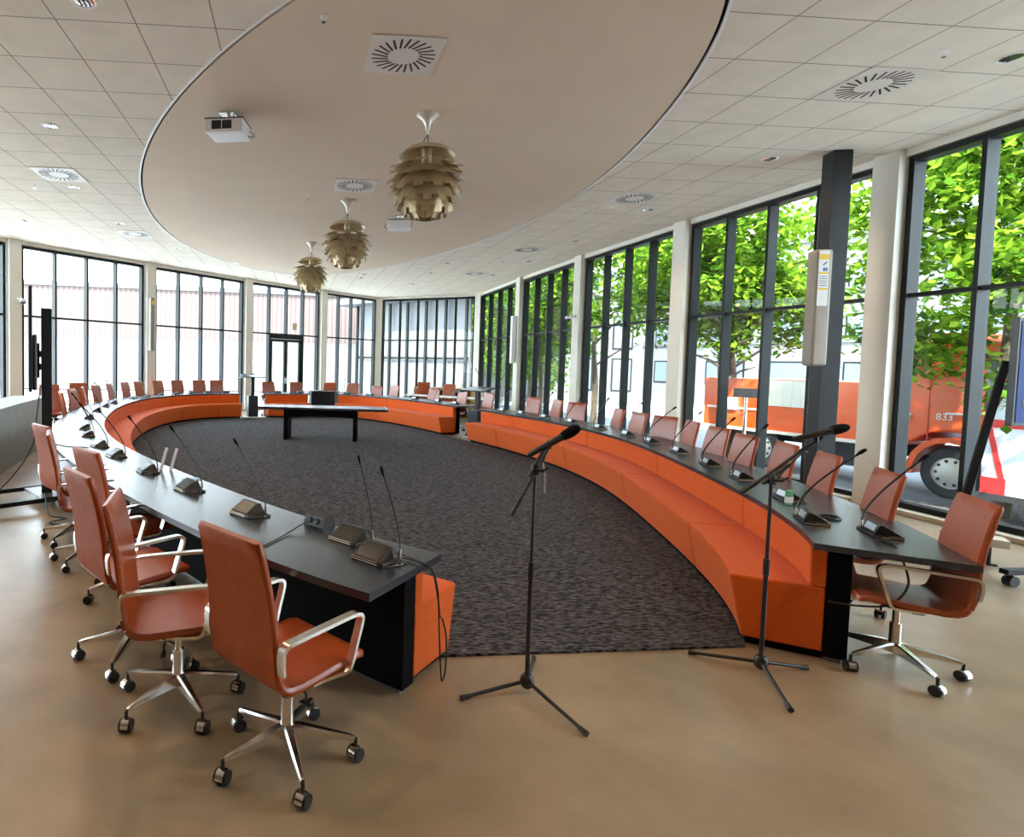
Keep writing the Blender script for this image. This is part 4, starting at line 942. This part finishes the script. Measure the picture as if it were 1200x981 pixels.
def van():
    rt = empty('red_white_van', (12.35, 7.95, FLOOR_OUT), R(100), 'white and red van outside the right picture edge, in front of the truck', 'van')
    # local -x is its front facing the truck's rear quarter; side +y faces the room
    mb = MB(); pr = [(1.02, .38), (1.06, 1.35), (1.0, 1.55), (.72, 2.35), (-3.2, 2.4), (-3.2, .38)]
    a = [mb.bm.verts.new((x, 1.0, z)) for x, z in pr]; b = [mb.bm.verts.new((x, -1.0, z)) for x, z in pr]; mb.bridge(a, b); mb.face(a); mb.face(b[::-1])
    c = mb.build('body', X['van'], rt, smooth=False); bv = c.modifiers.new('b', 'BEVEL'); bv.width = .05; bv.segments = 3; bv.limit_method = 'ANGLE'
    mb = MB(); mb.box((-1.1, 1.006, 1.60), (4.1, .02, .13)); mb.box((.86, 1.006, 1.14), (.07, .02, .86), M.Rotation(R(13), 3, 'Y')); mb.box((.86, 1.006, .60), (.30, .03, .26)); mb.box((-1.0, 1.006, .74), (1.2, .03, .56)); mb.box((-1.1, 1.006, 2.32), (4.0, .02, .10)); mb.box((.10, 1.006, 1.98), (.10, .02, .62)); mb.build('red_trim', X['vanred'], rt, smooth=False)
    mb = MB(); mb.box((-1.0, 1.0, .42), (4.1, .06, .10)); mb.build('bumper', X['truckd'], rt, smooth=False)
    mb = MB(); mb.box((.55, 1.03, .50), (.22, .02, .05)); mb.build('lamp', X['trimw'], rt, smooth=False)
    for x, w_ in ((.42, .52), (-.75, 1.5)):
        mb = MB(); mb.box((x, 1.006, 1.97), (w_, .02, .52)); mb.build('side_window', X['carglass'], rt, smooth=False)
    for wx in (.25, -2.4):
        mb = MB(); mb.lathe([(0, .02), (.20, .02), (.30, .0), (.33, -.05), (.33, -.18), (0, -.18)], (wx, 1.02, .33), 24, 'Y'); mb.build('wheel', X['truckd'], rt)
van()
mb = MB(); mb.cyl((0, 0, 0), (0, 0, 2.0), .03); rt = empty('street_sign', (7.75, 9.6, FLOOR_OUT), R(-50), 'small sign on a thin pole outside the fourth right window', 'sign')
mb.build('pole', X['alu'], rt); mb = MB(); mb.box((0, -.04, 1.98), (.36, .02, .16), bevel=.004); mb.build('plate', X['facadeg'], rt)

def building(name, c, size, rz, m, label, rows, cols, ww, wh, z0, mw=None, bands=()):
    rt = empty(name, (c[0], c[1], FLOOR_OUT), rz, label, 'building')
    mb = MB(); mb.box((0, 0, size[2]/2), size); mb.build('walls', m, rt, smooth=False)
    mb = MB(); mb.box((0, 0, size[2]+.1), (size[0]+.4, size[1]+.4, .3)); mb.build('roof_edge', X['facadeg'], rt, smooth=False)
    for r in range(rows):
        for k in range(cols):
            mb = MB(); x = (k-(cols-1)/2)*size[0]/cols; z = z0+r*(size[2]-z0-.6)/max(rows, 1)+wh/2
            mb.box((x, -size[1]/2-.01, z), (ww, .08, wh)); f = mb.build('window', X['frame'] if mw is None else mw, rt, smooth=False)
            mb = MB(); mb.box((x, -size[1]/2-.04, z), (ww-.2, .06, wh-.2)); mb.build('pane', X['winblue'], f, smooth=False)
    for z, hh, mm in bands:
        mb = MB(); mb.box((0, -size[1]/2-.06, z), (size[0]+.05, .12, hh)); mb.build('facade_band', mm, rt, smooth=False)
    return rt
building('long_building', (-20, 47), (58, 9, 7.4), R(6), X['facade'], 'long building with reddish slatted cladding far beyond the left windows', 0, 0, 1, 1, 1, bands=[(1.8, 3.4, X['facadew']), (3.65, .3, X['facadeg'])])
building('glass_annex', (15.5, 42), (16, 8, 6.8), R(-20), X['facadew'], 'pale building with tall windows beyond the back windows', 2, 7, 1.2, 2.1, .9)
building('office_building', (35, 33), (40, 10, 10.0), R(-72), X['facadew'], 'white office building with window rows across the street', 3, 10, 2.6, 1.6, 1.4, bands=[(4.2, .25, X['facadeg']), (7.0, .25, X['facadeg'])])
building('brick_house', (30, 10), (12, 8, 11), R(-88), X['facadeb'], 'beige apartment house across the street at the far right', 4, 4, 1.3, 1.5, 1.6)
# added block imitating the hall ceiling reflected in the back windows
rt = empty('reflection_standin', (7.0, 33.5, FLOOR_OUT), R(-50), 'added grey slab and posts imitating the room reflected in the back windows', 'building')
mb = MB(); mb.box((0, 0, 6.0), (10, 4.2, .35)); mb.build('reflected_ceiling', X['facadeg'], rt, smooth=False)
for k in range(7):
    mb = MB(); mb.box((-3.9+1.3*k, -1.0, 2.92), (.12, .14, 5.8)); mb.build('post', X['frame'], rt, smooth=False)
mb = MB(); mb.box((0, -.9, 2.7), (8, .05, .12)); mb.build('rail', X['frame'], rt, smooth=False)
mb = MB(); mb.box((0, -.7, 2.92), (8, .08, 5.8)); mb.build('wall_panel', X['facadew'], rt, smooth=False)

def tree(x, y, h, rad, n, label, m, zc, squash=1., size=.15, nclump=46):
    x *= K; y *= K; rad *= K; size *= K; zc = zc*K+.2; h *= K
    rt = empty('street_tree', (x, y, FLOOR_OUT), 0, label, 'tree', 'leafy street trees outside the right windows')
    mb = MB(); mb.tube(smooth_path([(0, 0, 0), (.05, .02, h*.3), (-.04, .05, h*.55), (.03, 0, h*.85)]), [.13-.0045*i for i in range(19)], 8)
    for k in range(7):
        a = k*2.4; z = h*(.42+.07*k); mb.tube([(0, 0, z), (rad*.4*cos(a), rad*.4*sin(a), z+rad*.25), (rad*.75*cos(a), rad*.75*sin(a), z+rad*.35)], [.05, .03, .012], 6)
    mb.build('trunk', X['bark'], rt)
    rng = random.Random(int(x*100+y*7)); verts = []; faces = []
    cl = []
    for k in range(nclump):
        while True:
            p = V((rng.uniform(-1, 1), rng.uniform(-1, 1), rng.uniform(-1, 1)))
            if .35 < p.length < 1: break
        cl.append(p)
    for k in range(n):
        c = cl[rng.randrange(nclump)]
        p = c+V((rng.gauss(0, .14), rng.gauss(0, .14), rng.gauss(0, .09)))
        P = V((p.x*rad, p.y*rad, zc+p.z*rad*squash))
        s = size*rng.uniform(.6, 1.25); d = V((rng.gauss(0, 1), rng.gauss(0, 1), rng.gauss(-.5, .6))).normalized(); w = d.cross(V((rng.gauss(0, .4), rng.gauss(0, .4), 1))).normalized()
        nn = d.cross(w); i = len(verts)
        verts += [P, P+d*s*.5+w*s*.32+nn*s*.06, P+d*s, P+d*s*.5-w*s*.32+nn*s*.06]; faces.append((i, i+1, i+2, i+3))
    me = bpy.data.meshes.new('foliage'); me.from_pydata(verts, [], faces); me.materials.append(m)
    o = bpy.data.objects.new('foliage', me); COL.objects.link(o); o.parent = rt; o['kind'] = 'stuff'
tree(10.5, 7.95, 4.6, 1.95, 17000, 'leafy tree close outside the nearest right window', X['leafA'], 3.95, 1.3, .17, 60)
tree(12.2, 7.0, 5.0, 1.6, 4500, 'leafy tree at the far right edge behind the leaning board', X['leafB'], 4.9, 1.2, .22, 34)
tree(10.6, 13.6, 5.2, 2.2, 15000, 'leafy tree outside the window beside the steel column', X['leafA'], 4.7, 1.15, .18, 60)
tree(9.6, 12.6, 4.4, 1.0, 2600, 'slender leafy tree with hanging twigs outside the second right window', X['leafA'], 4.0, 1.7, .20, 24)
tree(9.6, 18.3, 5.2, 2.0, 10000, 'leafy tree outside the third right window', X['leafA'], 5.0, 1.35, .22, 44)
tree(9.3, 21.8, 5.2, 2.0, 10000, 'leafy tree outside the fourth right window', X['leafB'], 4.3, 1.6, .22, 44)
tree(10.4, 25.5, 5.4, 2.3, 9000, 'leafy tree outside the right window nearest the corner', X['leafA'], 4.2, 1.6, .24, 44)
tree(11.5, 32.0, 6.0, 2.6, 7000, 'farthest leafy tree of the row outside the right windows', X['leafA'], 4.6, 1.5, .28, 44)

# ------------------------------------------------------------------ light
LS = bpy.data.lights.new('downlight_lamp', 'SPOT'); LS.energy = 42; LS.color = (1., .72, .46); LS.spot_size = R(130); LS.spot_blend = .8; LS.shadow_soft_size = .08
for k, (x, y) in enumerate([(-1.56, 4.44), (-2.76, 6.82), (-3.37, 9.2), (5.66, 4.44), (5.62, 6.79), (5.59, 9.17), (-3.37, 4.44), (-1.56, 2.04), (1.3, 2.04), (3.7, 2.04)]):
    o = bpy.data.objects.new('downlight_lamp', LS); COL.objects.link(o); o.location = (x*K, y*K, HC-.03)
w = bpy.data.worlds.new('sky'); SC.world = w; w.use_nodes = True; nt = w.node_tree; N = nt.nodes; L = nt.links
bg = N['Background']; tc = N.new('ShaderNodeTexCoord'); sp = N.new('ShaderNodeSeparateXYZ'); L.new(tc.outputs['Generated'], sp.inputs[0])
rp_ = N.new('ShaderNodeValToRGB'); e = rp_.color_ramp.elements; e[0].position = 0.; e[0].color = (.84, .92, 1., 1); e[1].position = 1.; e[1].color = (.50, .70, 1., 1)
L.new(sp.outputs['Z'], rp_.inputs['Fac']); L.new(rp_.outputs['Color'], bg.inputs['Color']); bg.inputs['Strength'].default_value = 5.0
sl = bpy.data.lights.new('sun', 'SUN'); sl.energy = 7.; sl.angle = R(1.5); sl.color = (1., .93, .80)
so = bpy.data.objects.new('sun', sl); COL.objects.link(so)
sd = V((-.30, -.62, .74)).normalized(); so.rotation_mode = 'QUATERNION'; so.rotation_quaternion = V((0, 0, 1)).rotation_difference(sd)

vs = SC.view_settings; vs.view_transform = 'Standard'; vs.look = 'None'; vs.gamma = 1.; vs.use_curve_mapping = False; vs.exposure = 1.42
SC.display_settings.display_device = 'sRGB'
SC.cycles.transparent_max_bounces = 24; SC.cycles.max_bounces = 10; SC.cycles.diffuse_bounces = 6; SC.cycles.glossy_bounces = 4
SC.cycles.use_denoising = True; SC.cycles.sample_clamp_indirect = 8.
